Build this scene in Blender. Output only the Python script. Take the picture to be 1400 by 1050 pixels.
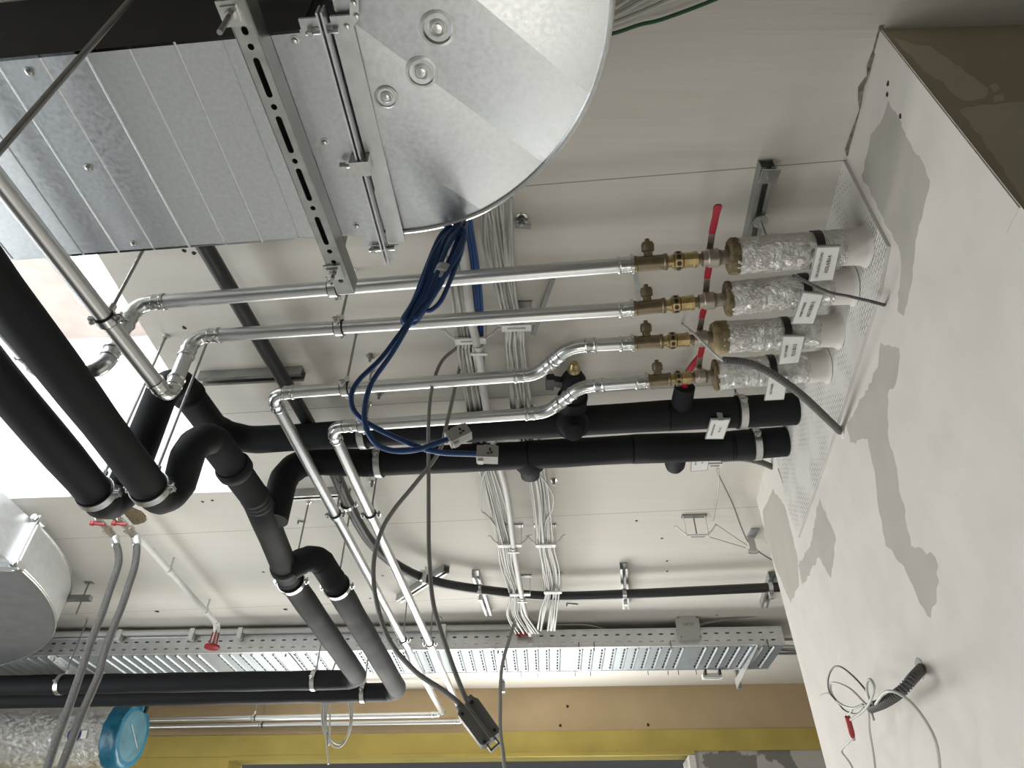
import bpy, bmesh, math, random
from mathutils import Vector, Matrix
from mathutils.geometry import delaunay_2d_cdt

random.seed(7)
for o in list(bpy.data.objects):
    bpy.data.objects.remove(o)
SC = bpy.context.scene
COL = SC.collection
V = Vector

# ------------------------------------------------------------------ camera
CAM_Z, H, FPX = 1.6, 1.8, 950.0            # eye height, ceiling above the eye, focal length in pixels
PITCH = math.atan2(950.0, 1125.0)
SP, CP = math.sin(PITCH), math.cos(PITCH)
cd = bpy.data.cameras.new('camera')
cam = bpy.data.objects.new('camera', cd)
COL.objects.link(cam)
cam.location = (0, 0, CAM_Z)
cam.rotation_euler = (math.pi / 2 + PITCH, 0, 0)
cd.sensor_width = 36
cd.lens = FPX / 1400 * 36
cd.clip_start = 0.02
SC.camera = cam

# ------------------------------------------------------------------ exposure, world, lights
SC.view_settings.view_transform = 'Standard'
SC.view_settings.look = 'None'
SC.view_settings.gamma = 1
SC.view_settings.exposure = 0.33
w = bpy.data.worlds.new('daylight')
SC.world = w
w.use_nodes = True
bg = w.node_tree.nodes['Background']
bg.inputs[0].default_value = (0.86, 0.92, 1.0, 1)
bg.inputs[1].default_value = 3.0


def area(name, loc, target, sx, sy, power, col):
    d = bpy.data.lights.new(name, 'AREA')
    d.shape = 'RECTANGLE'
    d.size, d.size_y = sx, sy
    d.energy = power
    d.color = col
    o = bpy.data.objects.new(name, d)
    COL.objects.link(o)
    o.location = loc
    o.rotation_euler = (V(target) - V(loc)).to_track_quat('-Z', 'Y').to_euler()
    return o


area('assumed_left_daylight', (-4.85, 2.3, 1.25), (0.4, 1.8, 2.6), 3.6, 1.7, 125, (0.95, 0.98, 1.0))  # assumed daylight from the left, read off the shading; no windows built there
area('daylight_skylight', (-2.0, 1.0, 4.40), (-2.0, 1.15, 3.0), 1.2, 1.0, 85, (0.95, 0.98, 1.0))
area('assumed_far_light', (-0.6, 5.9, 2.2), (-0.5, 3.0, 2.9), 3.0, 0.85, 85, (1.0, 0.98, 0.93))  # assumed unseen light at the far wall, placed for the tray's ceiling shadow
area('floor_glow_fill', (0.2, 3.0, 0.25), (0.2, 2.9, 3.4), 0.8, 0.5, 6, (1.0, 0.97, 0.90))  # unseen light standing in for the skylight's bright patch on the floor
area('added_front_fill', (0.1, 1.2, 0.3), (0.4, 1.0, 3.4), 1.0, 0.6, 7, (1.0, 0.95, 0.86))  # added fill for the ceiling near the lens, no such lamp known


# ------------------------------------------------------------------ picture point -> place in the room
def ray(u, v):
    return V((u - 700, FPX * CP + (v - 525) * SP, FPX * SP - (v - 525) * CP))


def at(u, v, k):                            # on the horizontal level k (1 = ceiling, 0 = eye)
    d = ray(u, v)
    return V((0, 0, CAM_Z)) + d * (k * H / d.z)


def aty(u, v, y):                           # on the upright plane y metres ahead
    d = ray(u, v)
    return V((0, 0, CAM_Z)) + d * (y / d.y)


def onplane(u, v, p, n):
    d = ray(u, v)
    o = V((0, 0, CAM_Z))
    return o + d * ((p - o).dot(n) / d.dot(n))


def zk(k):
    return CAM_Z + k * H


ZC = zk(1)


# ------------------------------------------------------------------ materials
def mat(name, col, rough=0.5, metal=0.0, noise=0.0, nscale=8.0, bump=0.0, bscale=60.0, rvar=0.0, spec=0.5, stretch=None, detail=4):
    m = bpy.data.materials.new(name)
    m.use_nodes = True
    nt = m.node_tree
    b = nt.nodes['Principled BSDF']
    b.inputs['Base Color'].default_value = (*col, 1)
    b.inputs['Roughness'].default_value = rough
    b.inputs['Metallic'].default_value = metal
    b.inputs['Specular IOR Level'].default_value = spec
    tc = nt.nodes.new('ShaderNodeTexCoord')
    vec = tc.outputs['Object']
    if stretch:
        mp = nt.nodes.new('ShaderNodeMapping')
        mp.inputs['Scale'].default_value = stretch
        nt.links.new(vec, mp.inputs[0])
        vec = mp.outputs[0]
    if noise or rvar:
        n = nt.nodes.new('ShaderNodeTexNoise')
        n.inputs['Scale'].default_value = nscale
        n.inputs['Detail'].default_value = detail
        nt.links.new(vec, n.inputs['Vector'])
    if noise:
        r = nt.nodes.new('ShaderNodeMapRange')
        r.inputs[1].default_value, r.inputs[2].default_value = 0.3, 0.7
        r.inputs[3].default_value, r.inputs[4].default_value = 1 - noise, 1 + noise * 0.6
        nt.links.new(n.outputs[0], r.inputs[0])
        mx = nt.nodes.new('ShaderNodeMix')
        mx.data_type = 'RGBA'
        mx.blend_type = 'MULTIPLY'
        mx.inputs[0].default_value = 1
        mx.inputs[6].default_value = (*col, 1)
        nt.links.new(r.outputs[0], mx.inputs[7])
        nt.links.new(mx.outputs[2], b.inputs['Base Color'])
    if rvar:
        r2 = nt.nodes.new('ShaderNodeMapRange')
        r2.inputs[1].default_value, r2.inputs[2].default_value = 0.3, 0.7
        r2.inputs[3].default_value, r2.inputs[4].default_value = max(0.03, rough - rvar), rough + rvar
        nt.links.new(n.outputs[0], r2.inputs[0])
        nt.links.new(r2.outputs[0], b.inputs['Roughness'])
    if bump:
        n2 = nt.nodes.new('ShaderNodeTexNoise')
        n2.inputs['Scale'].default_value = bscale
        n2.inputs['Detail'].default_value = 5
        nt.links.new(vec, n2.inputs['Vector'])
        bp = nt.nodes.new('ShaderNodeBump')
        bp.inputs['Strength'].default_value = bump
        bp.inputs['Distance'].default_value = 0.01
        nt.links.new(n2.outputs[0], bp.inputs['Height'])
        nt.links.new(bp.outputs[0], b.inputs['Normal'])
    return m


M = {}
M['galv'] = mat('galvanised_sheet', (0.60, 0.63, 0.65), 0.36, 0.95, 0.07, 90, 0.015, 220, 0.04, detail=2)
M['galv_mid'] = mat('darker_galvanised_sheet', (0.15, 0.155, 0.158), 0.6, 0.5, 0.12, 12)  # bend underside, a darker grey than the bend's side panels
M['galv_shaded'] = mat('galvanised_sheet_shaded', (0.03, 0.031, 0.032), 0.6, 0.3, 0.08, 10)  # shade on the duct's near side, painted into the sheet colour
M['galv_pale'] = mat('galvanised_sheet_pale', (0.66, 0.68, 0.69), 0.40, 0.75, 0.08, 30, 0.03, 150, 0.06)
M['rail'] = mat('zinc_rail', (0.40, 0.41, 0.40), 0.42, 0.85, 0.12, 30, 0, 60, 0.08)
M['slot_shade'] = mat('near_black_slot_shade', (0.02, 0.02, 0.02), 0.7, 0.0)  # near-black colour painting the shade behind rail and tray slots
M['steel'] = mat('pressed_steel_pipe', (0.60, 0.61, 0.61), 0.38, 1.0, 0.04, 6)
M['fitting'] = mat('steel_fitting', (0.62, 0.64, 0.63), 0.26, 1.0, 0.10, 40, 0.06, 60)
M['zinc'] = mat('bright_zinc', (0.62, 0.63, 0.62), 0.3, 0.95, 0.1, 60)
M['rod'] = mat('threaded_rod_steel', (0.30, 0.30, 0.29), 0.45, 0.8, 0.1, 80)
M['brass'] = mat('dull_brass', (0.22, 0.18, 0.115), 0.42, 0.8, 0.25, 30, 0.05, 120, 0.1)
M['brass_bright'] = mat('bright_brass', (0.46, 0.36, 0.185), 0.3, 0.9, 0.25, 40)
M['nickel'] = mat('nickel_valve_body', (0.42, 0.38, 0.33), 0.36, 0.85, 0.12, 40)
M['red'] = mat('red_lever_sleeve', (0.36, 0.008, 0.025), 0.4, 0, 0.1, 20)
M['redplastic'] = mat('red_plastic', (0.30, 0.018, 0.02), 0.5)
M['olive_light'] = mat('smeared_grey_brown_skim', (0.62, 0.56, 0.46), 0.9, 0, 0.08, 3)
M['rubber'] = mat('black_foam_insulation', (0.010, 0.011, 0.0125), 0.72, 0, 0.2, 5, 0.03, 25, 0.06, 0.2)
M['rubber_band'] = mat('black_rubber_liner', (0.008, 0.008, 0.008), 0.6)
M['black'] = mat('black_plastic', (0.012, 0.012, 0.012), 0.5)
M['wool'] = mat('brown_mineral_wool', (0.15, 0.115, 0.06), 0.95, 0, 0.5, 60, 0.8, 90)
M['wool_gold'] = mat('golden_wool_wrap', (0.22, 0.17, 0.08), 0.6, 0, 0.4, 20, 0.3, 30)
M['plaster'] = mat('white_plaster', (0.64, 0.615, 0.575), 0.9, 0, 0.06, 6, 0.15, 20)
M['white'] = mat('white_plastic', (0.68, 0.68, 0.65), 0.5, 0, 0.04, 20)
M['cable_white'] = mat('white_cable_sheath', (0.46, 0.46, 0.43), 0.5, 0, 0.08, 30)
M['cable_grey'] = mat('grey_cable_sheath', (0.20, 0.20, 0.19), 0.5, 0, 0.06, 30)
M['cable_dark'] = mat('dark_grey_cable_sheath', (0.07, 0.07, 0.068), 0.5, 0, 0.06, 30)
M['cable_blue'] = mat('blue_cable_sheath', (0.014, 0.062, 0.20), 0.4, 0, 0.1, 30)
M['cable_green'] = mat('green_cable_sheath', (0.02, 0.09, 0.045), 0.45, 0, 0.06, 30)
M['conduit_grey'] = mat('pale_grey_conduit', (0.50, 0.50, 0.48), 0.5, 0, 0.05, 20)
M['corrugated'] = mat('corrugated_grey_conduit', (0.085, 0.088, 0.088), 0.5)
M['corrugated_pale'] = mat('corrugated_light_grey_conduit', (0.11, 0.112, 0.108), 0.55)
M['boxgrey'] = mat('grey_box_plastic', (0.15, 0.152, 0.142), 0.55, 0, 0.08, 12)
M['boxpale'] = mat('pale_grey_box_plastic', (0.40, 0.40, 0.37), 0.6, 0, 0.04, 12)
M['paper'] = mat('white_label_card', (0.70, 0.70, 0.68), 0.6, 0, 0.03, 60)
M['ink'] = mat('dark_label_ink', (0.03, 0.035, 0.035), 0.7)
M['ink_grey'] = mat('grey_label_ink', (0.14, 0.15, 0.15), 0.7)
M['clear'] = mat('grey_label_frame', (0.30, 0.31, 0.31), 0.25)
M['tape'] = mat('clear_tape', (0.55, 0.56, 0.56), 0.3)
M['bluefilm'] = mat('blue_plastic_film', (0.006, 0.11, 0.18), 0.4, 0, 0.3, 14, 0.5, 18)
M['bluefilm_face'] = mat('stretched_clear_blue_film', (0.06, 0.15, 0.19), 0.45, 0, 0.3, 8, 0.4, 10)
M['bluecap'] = mat('dark_blue_cap', (0.01, 0.018, 0.10), 0.45)
M['hose'] = mat('braided_grey_hose', (0.085, 0.083, 0.077), 0.6, 0.0, 0.35, 160, 0.4, 300)
M['hose_black'] = mat('black_hose', (0.02, 0.021, 0.022), 0.42, 0, 0.15, 8)
M['hole'] = mat('dark_drill_hole', (0.03, 0.026, 0.022), 0.95)
M['tan'] = mat('tan_painted_wall', (0.46, 0.345, 0.205), 0.85, 0, 0.10, 2.2, 0.05, 40)
M['yellow'] = mat('yellow_painted_beam', (0.44, 0.345, 0.085), 0.8, 0, 0.14, 3.0, 0.05, 40)
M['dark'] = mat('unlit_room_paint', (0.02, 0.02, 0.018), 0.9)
M['floor'] = mat('grey_screed_floor', (0.34, 0.33, 0.31), 0.7, 0, 0.15, 1.2)
M['roomwall'] = mat('room_wall_paint', (0.45, 0.44, 0.41), 0.9, 0, 0.1, 1.0)
M['backwall'] = mat('dim_back_wall', (0.36, 0.34, 0.29), 0.9, 0, 0.1, 1.0)
M['shaft'] = mat('white_shaft_board', (0.82, 0.82, 0.83), 0.9)
M['osb'] = mat('pale_wood_board', (0.72, 0.62, 0.55), 0.8, 0, 0.12, 9)
M['patch'] = mat('grey_bare_plaster', (0.43, 0.41, 0.37), 0.9, 0, 0.06, 9, 0.1, 60)
M['olive'] = mat('rough_brown_plaster', (0.50, 0.45, 0.33), 0.95, 0, 0.25, 1.6, 0.2, 8)
M['tray'] = mat('galvanised_tray', (0.32, 0.35, 0.365), 0.5, 0.75, 0.08, 25, 0.0, 100, 0.06)


def foil_material():
    m = mat('wrinkled_aluminium_foil', (0.70, 0.69, 0.66), 0.24, 1.0, 0.10, 25)
    nt = m.node_tree
    b = nt.nodes['Principled BSDF']
    tc = nt.nodes.new('ShaderNodeTexCoord')
    v1 = nt.nodes.new('ShaderNodeTexNoise')
    v1.inputs['Scale'].default_value = 24
    v1.inputs['Detail'].default_value = 6
    v1.inputs['Roughness'].default_value = 0.7
    v1.inputs['Distortion'].default_value = 1.2
    nt.links.new(tc.outputs['Object'], v1.inputs['Vector'])
    bp = nt.nodes.new('ShaderNodeBump')
    bp.inputs['Strength'].default_value = 1.0
    bp.inputs['Distance'].default_value = 0.022
    nt.links.new(v1.outputs[0], bp.inputs['Height'])
    nt.links.new(bp.outputs[0], b.inputs['Normal'])
    return m


M['foil'] = foil_material()


def ceiling_material():
    m = mat('painted_board_marked_concrete', (0.64, 0.615, 0.56), 0.88)
    nt = m.node_tree
    b = nt.nodes['Principled BSDF']
    tc = nt.nodes.new('ShaderNodeTexCoord')
    mp = nt.nodes.new('ShaderNodeMapping')
    mp.inputs['Rotation'].default_value = (0, 0, 0.10)
    mp.inputs['Scale'].default_value = (0.6, 14, 1)
    nt.links.new(tc.outputs['Object'], mp.inputs[0])
    n = nt.nodes.new('ShaderNodeTexNoise')
    n.inputs['Scale'].default_value = 3.0
    n.inputs['Detail'].default_value = 9
    n.inputs['Roughness'].default_value = 0.62
    nt.links.new(mp.outputs[0], n.inputs['Vector'])
    bp = nt.nodes.new('ShaderNodeBump')
    bp.inputs['Strength'].default_value = 0.16
    bp.inputs['Distance'].default_value = 0.012
    nt.links.new(n.outputs[0], bp.inputs['Height'])
    nt.links.new(bp.outputs[0], b.inputs['Normal'])
    # joints between the shuttering boards: thin dark lines
    sx = nt.nodes.new('ShaderNodeSeparateXYZ')
    nt.links.new(tc.outputs['Object'], sx.inputs[0])
    ad = nt.nodes.new('ShaderNodeMath')
    ad.operation = 'MULTIPLY_ADD'
    ad.inputs[1].default_value = 0.093
    nt.links.new(sx.outputs[0], ad.inputs[0])
    nt.links.new(sx.outputs[1], ad.inputs[2])
    p = at(940, 236.5, 1)
    base = p.y + 0.093 * p.x
    ms = nt.nodes.new('ShaderNodeMath')
    ms.operation = 'SUBTRACT'
    ms.inputs[1].default_value = base - 0.5
    nt.links.new(ad.outputs[0], ms.inputs[0])
    md = nt.nodes.new('ShaderNodeMath')
    md.operation = 'FLOORED_MODULO'
    md.inputs[1].default_value = 1.0
    nt.links.new(ms.outputs[0], md.inputs[0])
    s5 = nt.nodes.new('ShaderNodeMath')
    s5.operation = 'SUBTRACT'
    s5.inputs[1].default_value = 0.5
    nt.links.new(md.outputs[0], s5.inputs[0])
    ab = nt.nodes.new('ShaderNodeMath')
    ab.operation = 'ABSOLUTE'
    nt.links.new(s5.outputs[0], ab.inputs[0])
    lt = nt.nodes.new('ShaderNodeMath')
    lt.operation = 'LESS_THAN'
    lt.inputs[1].default_value = 0.0016
    nt.links.new(ab.outputs[0], lt.inputs[0])
    r = nt.nodes.new('ShaderNodeMapRange')
    r.inputs[1].default_value, r.inputs[2].default_value = 0.3, 0.7
    r.inputs[3].default_value, r.inputs[4].default_value = 0.965, 1.015
    nt.links.new(n.outputs[0], r.inputs[0])
    mx = nt.nodes.new('ShaderNodeMix')
    mx.data_type = 'RGBA'
    mx.blend_type = 'MULTIPLY'
    mx.inputs[0].default_value = 1
    mx.inputs[6].default_value = (0.64, 0.615, 0.56, 1)
    nt.links.new(r.outputs[0], mx.inputs[7])
    m2 = nt.nodes.new('ShaderNodeMix')
    m2.data_type = 'RGBA'
    m2.inputs[7].default_value = (0.26, 0.24, 0.21, 1)
    nt.links.new(lt.outputs[0], m2.inputs[0])
    nt.links.new(mx.outputs[2], m2.inputs[6])
    nt.links.new(m2.outputs[2], b.inputs['Base Color'])
    return m


M['ceiling'] = ceiling_material()


def mesh_patch_material(xdir):
    m = mat('white_reinforcing_mesh_plaster', (0.6, 0.59, 0.56), 0.9)
    nt = m.node_tree
    b = nt.nodes['Principled BSDF']
    tc = nt.nodes.new('ShaderNodeTexCoord')
    # wall coordinates: along the wall and up
    sx = nt.nodes.new('ShaderNodeSeparateXYZ')
    nt.links.new(tc.outputs['Object'], sx.inputs[0])
    cb = nt.nodes.new('ShaderNodeCombineXYZ')
    nt.links.new(sx.outputs[1], cb.inputs[0])
    nt.links.new(sx.outputs[2], cb.inputs[1])
    br = nt.nodes.new('ShaderNodeTexBrick')
    br.inputs['Scale'].default_value = 27
    br.inputs['Color1'].default_value = (0.66, 0.655, 0.63, 1)
    br.inputs['Color2'].default_value = (0.62, 0.61, 0.58, 1)
    br.inputs['Mortar'].default_value = (0.27, 0.26, 0.23, 1)
    br.inputs['Mortar Size'].default_value = 0.04
    br.inputs['Brick Width'].default_value = 0.9
    br.inputs['Row Height'].default_value = 0.3
    nt.links.new(cb.outputs[0], br.inputs['Vector'])
    ns = nt.nodes.new('ShaderNodeTexNoise')
    ns.inputs['Scale'].default_value = 7
    nt.links.new(tc.outputs['Object'], ns.inputs['Vector'])
    r = nt.nodes.new('ShaderNodeMapRange')
    r.inputs[1].default_value, r.inputs[2].default_value = 0.42, 0.6
    nt.links.new(ns.outputs[0], r.inputs[0])
    mx = nt.nodes.new('ShaderNodeMix')
    mx.data_type = 'RGBA'
    mx.inputs[7].default_value = (0.62, 0.61, 0.58, 1)
    nt.links.new(r.outputs[0], mx.inputs[0])
    nt.links.new(br.outputs[0], mx.inputs[6])
    nt.links.new(mx.outputs[2], b.inputs['Base Color'])
    bp = nt.nodes.new('ShaderNodeBump')
    bp.inputs['Strength'].default_value = 0.5
    bp.inputs['Distance'].default_value = 0.003
    bp.invert = True
    nt.links.new(br.outputs[1], bp.inputs['Height'])
    nt.links.new(bp.outputs[0], b.inputs['Normal'])
    return m


M['meshpatch'] = mesh_patch_material(None)


def mottled_material():
    m = mat('bare_mottled_concrete', (0.42, 0.40, 0.36), 0.95)
    nt = m.node_tree
    b = nt.nodes['Principled BSDF']
    tc = nt.nodes.new('ShaderNodeTexCoord')
    n = nt.nodes.new('ShaderNodeTexNoise')
    n.inputs['Scale'].default_value = 4.5
    n.inputs['Detail'].default_value = 7
    nt.links.new(tc.outputs['Object'], n.inputs['Vector'])
    r = nt.nodes.new('ShaderNodeValToRGB')
    r.color_ramp.elements[0].position, r.color_ramp.elements[1].position = 0.5, 0.53
    r.color_ramp.elements[0].color = (0.46, 0.44, 0.40, 1)
    r.color_ramp.elements[1].color = (0.19, 0.185, 0.165, 1)
    nt.links.new(n.outputs[0], r.inputs[0])
    nt.links.new(r.outputs[0], b.inputs['Base Color'])
    return m


M['mottled'] = mottled_material()


# ------------------------------------------------------------------ mesh builder
def frame(d):
    d = d.normalized()
    a = V((0, 0, 1)) if abs(d.z) < 0.9 else V((1, 0, 0))
    u = d.cross(a).normalized()
    return d, u, d.cross(u).normalized()


def spline(pts, n=8):
    """Catmull-Rom through the points"""
    if len(pts) < 3:
        return [V(p) for p in pts]
    P = [pts[0] * 2 - pts[1]] + list(pts) + [pts[-1] * 2 - pts[-2]]
    out = []
    for i in range(1, len(P) - 2):
        a, b, c, d = P[i - 1], P[i], P[i + 1], P[i + 2]
        for j in range(n):
            t = j / n
            out.append(0.5 * ((2 * b) + (c - a) * t + (2 * a - 5 * b + 4 * c - d) * t * t + (3 * b - a - 3 * c + d) * t ** 3))
    out.append(V(pts[-1]))
    return out


def resample(pts, step):
    out = [pts[0].copy()]
    acc = 0
    for a, b in zip(pts, pts[1:]):
        L = (b - a).length
        d = step - acc
        while d < L:
            out.append(a.lerp(b, d / L))
            d += step
        acc = (acc + L) % step
    return out


def fillet_arc(a, c, b, r, n=8):
    """round the corner c between a and b: arc points from the first tangent point to the second"""
    d1, d2 = (a - c).normalized(), (b - c).normalized()
    ang = d1.angle(d2)
    t = r / math.tan(ang / 2)
    t = min(t, (a - c).length * 0.95, (b - c).length * 0.95)
    r = t * math.tan(ang / 2)
    p0, p1 = c + d1 * t, c + d2 * t
    ctr = c + (d1 + d2).normalized() * (r / math.sin(ang / 2))
    v0, v1 = p0 - ctr, p1 - ctr
    out = []
    th = v0.angle(v1)
    for i in range(n + 1):
        s = i / n
        out.append(ctr + (v0 * math.sin((1 - s) * th) + v1 * math.sin(s * th)) / math.sin(th))
    return out


class MB:
    def __init__(self):
        self.v, self.f, self.m = [], [], []

    def add(self, vs, fs, mi=0):
        o = len(self.v)
        self.v += [V(p) for p in vs]
        for f in fs:
            self.f.append([i + o for i in f])
            self.m.append(mi)
        return self

    def box(self, c, sx, sy, sz, ax=None, mi=0):
        X, Y, Z = ax if ax else (V((1, 0, 0)), V((0, 1, 0)), V((0, 0, 1)))
        vs = [V(c) + X * (sx / 2 * i) + Y * (sy / 2 * j) + Z * (sz / 2 * k) for i in (-1, 1) for j in (-1, 1) for k in (-1, 1)]
        return self.add(vs, [(0, 1, 3, 2), (4, 6, 7, 5), (0, 4, 5, 1), (2, 3, 7, 6), (0, 2, 6, 4), (1, 5, 7, 3)], mi)

    def bar(self, a, b, wid, hei, up=V((0, 0, 1)), mi=0):
        """box from a to b, `wid` across, `hei` along up, centred"""
        d = (b - a)
        X = d.normalized()
        Y = up.cross(X).normalized()
        Z = X.cross(Y).normalized()
        return self.box((a + b) / 2, d.length, wid, hei, (X, Y, Z), mi)

    def tube(self, pts, r, seg=12, caps=True, mi=0):
        n = len(pts)
        rs = r if isinstance(r, (list, tuple)) else [r] * n
        d, u, w_ = frame(pts[1] - pts[0])
        vs = []
        for i, p in enumerate(pts):
            t = (pts[min(i + 1, n - 1)] - pts[max(i - 1, 0)])
            if t.length < 1e-9:
                t = d
            t = t.normalized()
            u = (u - t * u.dot(t)).normalized()
            w_ = t.cross(u)
            for k in range(seg):
                a = 2 * math.pi * k / seg
                vs.append(p + (u * math.cos(a) + w_ * math.sin(a)) * rs[i])
        fs = []
        for i in range(n - 1):
            for k in range(seg):
                k2 = (k + 1) % seg
                fs.append((i * seg + k, i * seg + k2, (i + 1) * seg + k2, (i + 1) * seg + k))
        if caps:
            fs.append(tuple(range(seg))[::-1])
            fs.append(tuple((n - 1) * seg + k for k in range(seg)))
        return self.add(vs, fs, mi)

    def cyl(self, a, b, r, r2=None, seg=16, mi=0):
        return self.tube([V(a), V(b)], [r, r if r2 is None else r2], seg, True, mi)

    def lathe(self, p, d, prof, seg=20, mi=0, jit=0):
        """prof: (distance along d, radius)"""
        d, u, w_ = frame(d)
        vs, fs = [], []
        for (t, r) in prof:
            for k in range(seg):
                a = 2 * math.pi * k / seg
                rr = r * (1 + random.uniform(-jit, jit))
                vs.append(V(p) + d * t + (u * math.cos(a) + w_ * math.sin(a)) * max(rr, 1e-4))
        n = len(prof)
        for i in range(n - 1):
            for k in range(seg):
                k2 = (k + 1) % seg
                fs.append((i * seg + k, i * seg + k2, (i + 1) * seg + k2, (i + 1) * seg + k))
        fs.append(tuple(range(seg))[::-1])
        fs.append(tuple((n - 1) * seg + k for k in range(seg)))
        return self.add(vs, fs, mi)

    def prism(self, pts, vec, mi=0):
        """closed prism: polygon pts swept by vec"""
        n = len(pts)
        vs = [V(p) for p in pts] + [V(p) + V(vec) for p in pts]
        fs = [tuple(range(n)), tuple(range(n, 2 * n))[::-1]]
        fs += [(i, i + n, (i + 1) % n + n, (i + 1) % n) for i in range(n)]
        return self.add(vs, fs, mi)

    def sheet(self, outer, holes, conv, thick=None, mi=0, edges=()):
        """flat sheet with holes: 2D outlines, conv(x, y, t) -> 3D; thick adds a back face and the rims"""
        loops = [outer] + list(holes)
        pts, eds = [], []
        for lp in loops:
            o = len(pts)
            pts += [V((p[0], p[1])) for p in lp]
            eds += [(o + i, o + (i + 1) % len(lp)) for i in range(len(lp))]
        for a, b in edges:
            o = len(pts)
            pts += [V((a[0], a[1])), V((b[0], b[1]))]
            eds.append((o, o + 1))
        res = delaunay_2d_cdt(pts, eds, [], 1 if not holes else 0, 1e-6)
        P, T = res[0], res[2]

        def inside(c, lp):
            r = False
            j = len(lp) - 1
            for i in range(len(lp)):
                xi, yi, xj, yj = lp[i][0], lp[i][1], lp[j][0], lp[j][1]
                if (yi > c[1]) != (yj > c[1]) and c[0] < (xj - xi) * (c[1] - yi) / (yj - yi) + xi:
                    r = not r
                j = i
            return r
        bbs = [(min(p[0] for p in h), max(p[0] for p in h), min(p[1] for p in h), max(p[1] for p in h)) for h in holes]
        keep = []
        for t in T:
            c = (sum(P[i].x for i in t) / 3, sum(P[i].y for i in t) / 3)
            if not inside(c, outer):
                continue
            if any(b[0] <= c[0] <= b[1] and b[2] <= c[1] <= b[3] and inside(c, h) for h, b in zip(holes, bbs)):
                continue
            keep.append(tuple(t))
        self.add([conv(p.x, p.y, 0) for p in P], keep, mi)
        if thick:
            self.add([conv(p.x, p.y, thick) for p in P], [t[::-1] for t in keep], mi)
            for lp in loops:
                n = len(lp)
                self.add([conv(p[0], p[1], 0) for p in lp] + [conv(p[0], p[1], thick) for p in lp],
                         [(i, (i + 1) % n, (i + 1) % n + n, i + n) for i in range(n)], mi)
        return self

    def build(self, name, material, parent=None, smooth=True, angle=35, label=None, solid=True):
        org = V((0, 0, 0))
        if parent is not None:
            org = V(parent['_o']) if '_o' in parent else V(parent.location)
        me = bpy.data.meshes.new(name)
        me.from_pydata([tuple(p - org) for p in self.v], [], self.f)
        mats = material if isinstance(material, list) else [material]
        for m_ in mats:
            me.materials.append(m_)
        if len(mats) > 1:
            me.polygons.foreach_set('material_index', self.m)
        if solid:
            bm = bmesh.new()
            bm.from_mesh(me)
            bmesh.ops.recalc_face_normals(bm, faces=bm.faces)
            bm.to_mesh(me)
            bm.free()
        if smooth:
            me.polygons.foreach_set('use_smooth', [True] * len(me.polygons))
            me.set_sharp_from_angle(angle=math.radians(angle))
        me.update()
        o = bpy.data.objects.new(name, me)
        COL.objects.link(o)
        if parent is not None:
            o.parent = parent
            ORG[o.name] = org
        if label:
            o['label'] = label
        return o


ORG = {}


def thing(name, label, cat, loc, group=None):
    o = bpy.data.objects.new(name, None)
    COL.objects.link(o)
    o.location = loc
    o.empty_display_size = 0.05
    ORG[o.name] = V(loc)
    o['label'] = label
    o['category'] = cat
    if group:
        o['group'] = group
    return o


def tag(o, label, cat, group=None):
    o['label'] = label
    o['category'] = cat
    if group:
        o['group'] = group
    return o


def part(name, mb, m, parent, **kw):
    """mesh made in room coordinates, parented without moving"""
    org = ORG[parent.name]
    mb.v = [p - org for p in mb.v]
    me_parent = parent
    o = mb.build(name, m, None, **kw)
    o.parent = me_parent
    ORG[o.name] = org
    return o


def solo(name, mb, m, label, cat, group=None, **kw):
    """a thing that is one mesh; origin at its middle"""
    c = sum(mb.v, V((0, 0, 0))) / len(mb.v)
    mb.v = [p - c for p in mb.v]
    o = mb.build(name, m, None, **kw)
    o.location = c
    return tag(o, label, cat, group)


def struct(name, mb, m, parent=None, **kw):
    o = mb.build(name, m, None, **kw)
    if parent:
        o.parent = parent
    o['kind'] = 'structure'
    return o


def text_mesh(body, size):
    cu = bpy.data.curves.new('lettering', 'FONT')
    cu.body = body
    cu.size = size
    cu.align_x, cu.align_y = 'CENTER', 'CENTER'
    cu.extrude = 0.0002
    o = bpy.data.objects.new('lettering', cu)
    COL.objects.link(o)
    bpy.context.view_layer.update()
    dg = bpy.context.evaluated_depsgraph_get()
    me = bpy.data.meshes.new_from_object(o.evaluated_get(dg))
    vs = [v.co.copy() for v in me.vertices]
    fs = [tuple(p.vertices) for p in me.polygons]
    bpy.data.objects.remove(o)
    bpy.data.curves.remove(cu)
    bpy.data.meshes.remove(me)
    return vs, fs


def lettering(mb, body, size, org, X, Y, squash=1.0):
    vs, fs = text_mesh(body, size)
    N = X.cross(Y).normalized()
    return mb.add([org + X * (p.x * squash) + Y * p.y + N * p.z for p in vs], fs)


DDIR = V((0.078, 1, 0)).normalized()          # the run of the room from the lens to the far wall
XDIR = V((1, -0.09, 0)).normalized()          # the run towards the right wall
UP = V((0, 0, 1))

# ================================================================== THE SETTING
W0, W1 = at(600, 942, 1), at(1080, 934.5, 1)
WD = (W1 - W0)
WD.z = 0
WD.normalize()
WN = V((WD.y, -WD.x, 0))                       # towards the room


def wallpt(x, z, off=0.0):                     # on the far wall at room x, height z
    t = (x - W0.x) / WD.x
    p = W0 + WD * t + WN * off
    return V((p.x, p.y, z))


PA, PB = at(1205, 40, 1), at(1034, 682, 1)     # pier: face along the right-hand side
PD = (PB - PA)
PLEN = PD.length
PD.normalize()
PN = V((-PD.y, PD.x, 0))                       # out of the pier face, into the room


def onpier(u, v, off=0.0):
    return onplane(u, v, PA + PN * off, PN)


def pier2(u, v):                               # (along, height) on the pier face
    p = onpier(u, v)
    return ((p - PA).dot(PD), p.z)


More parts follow.
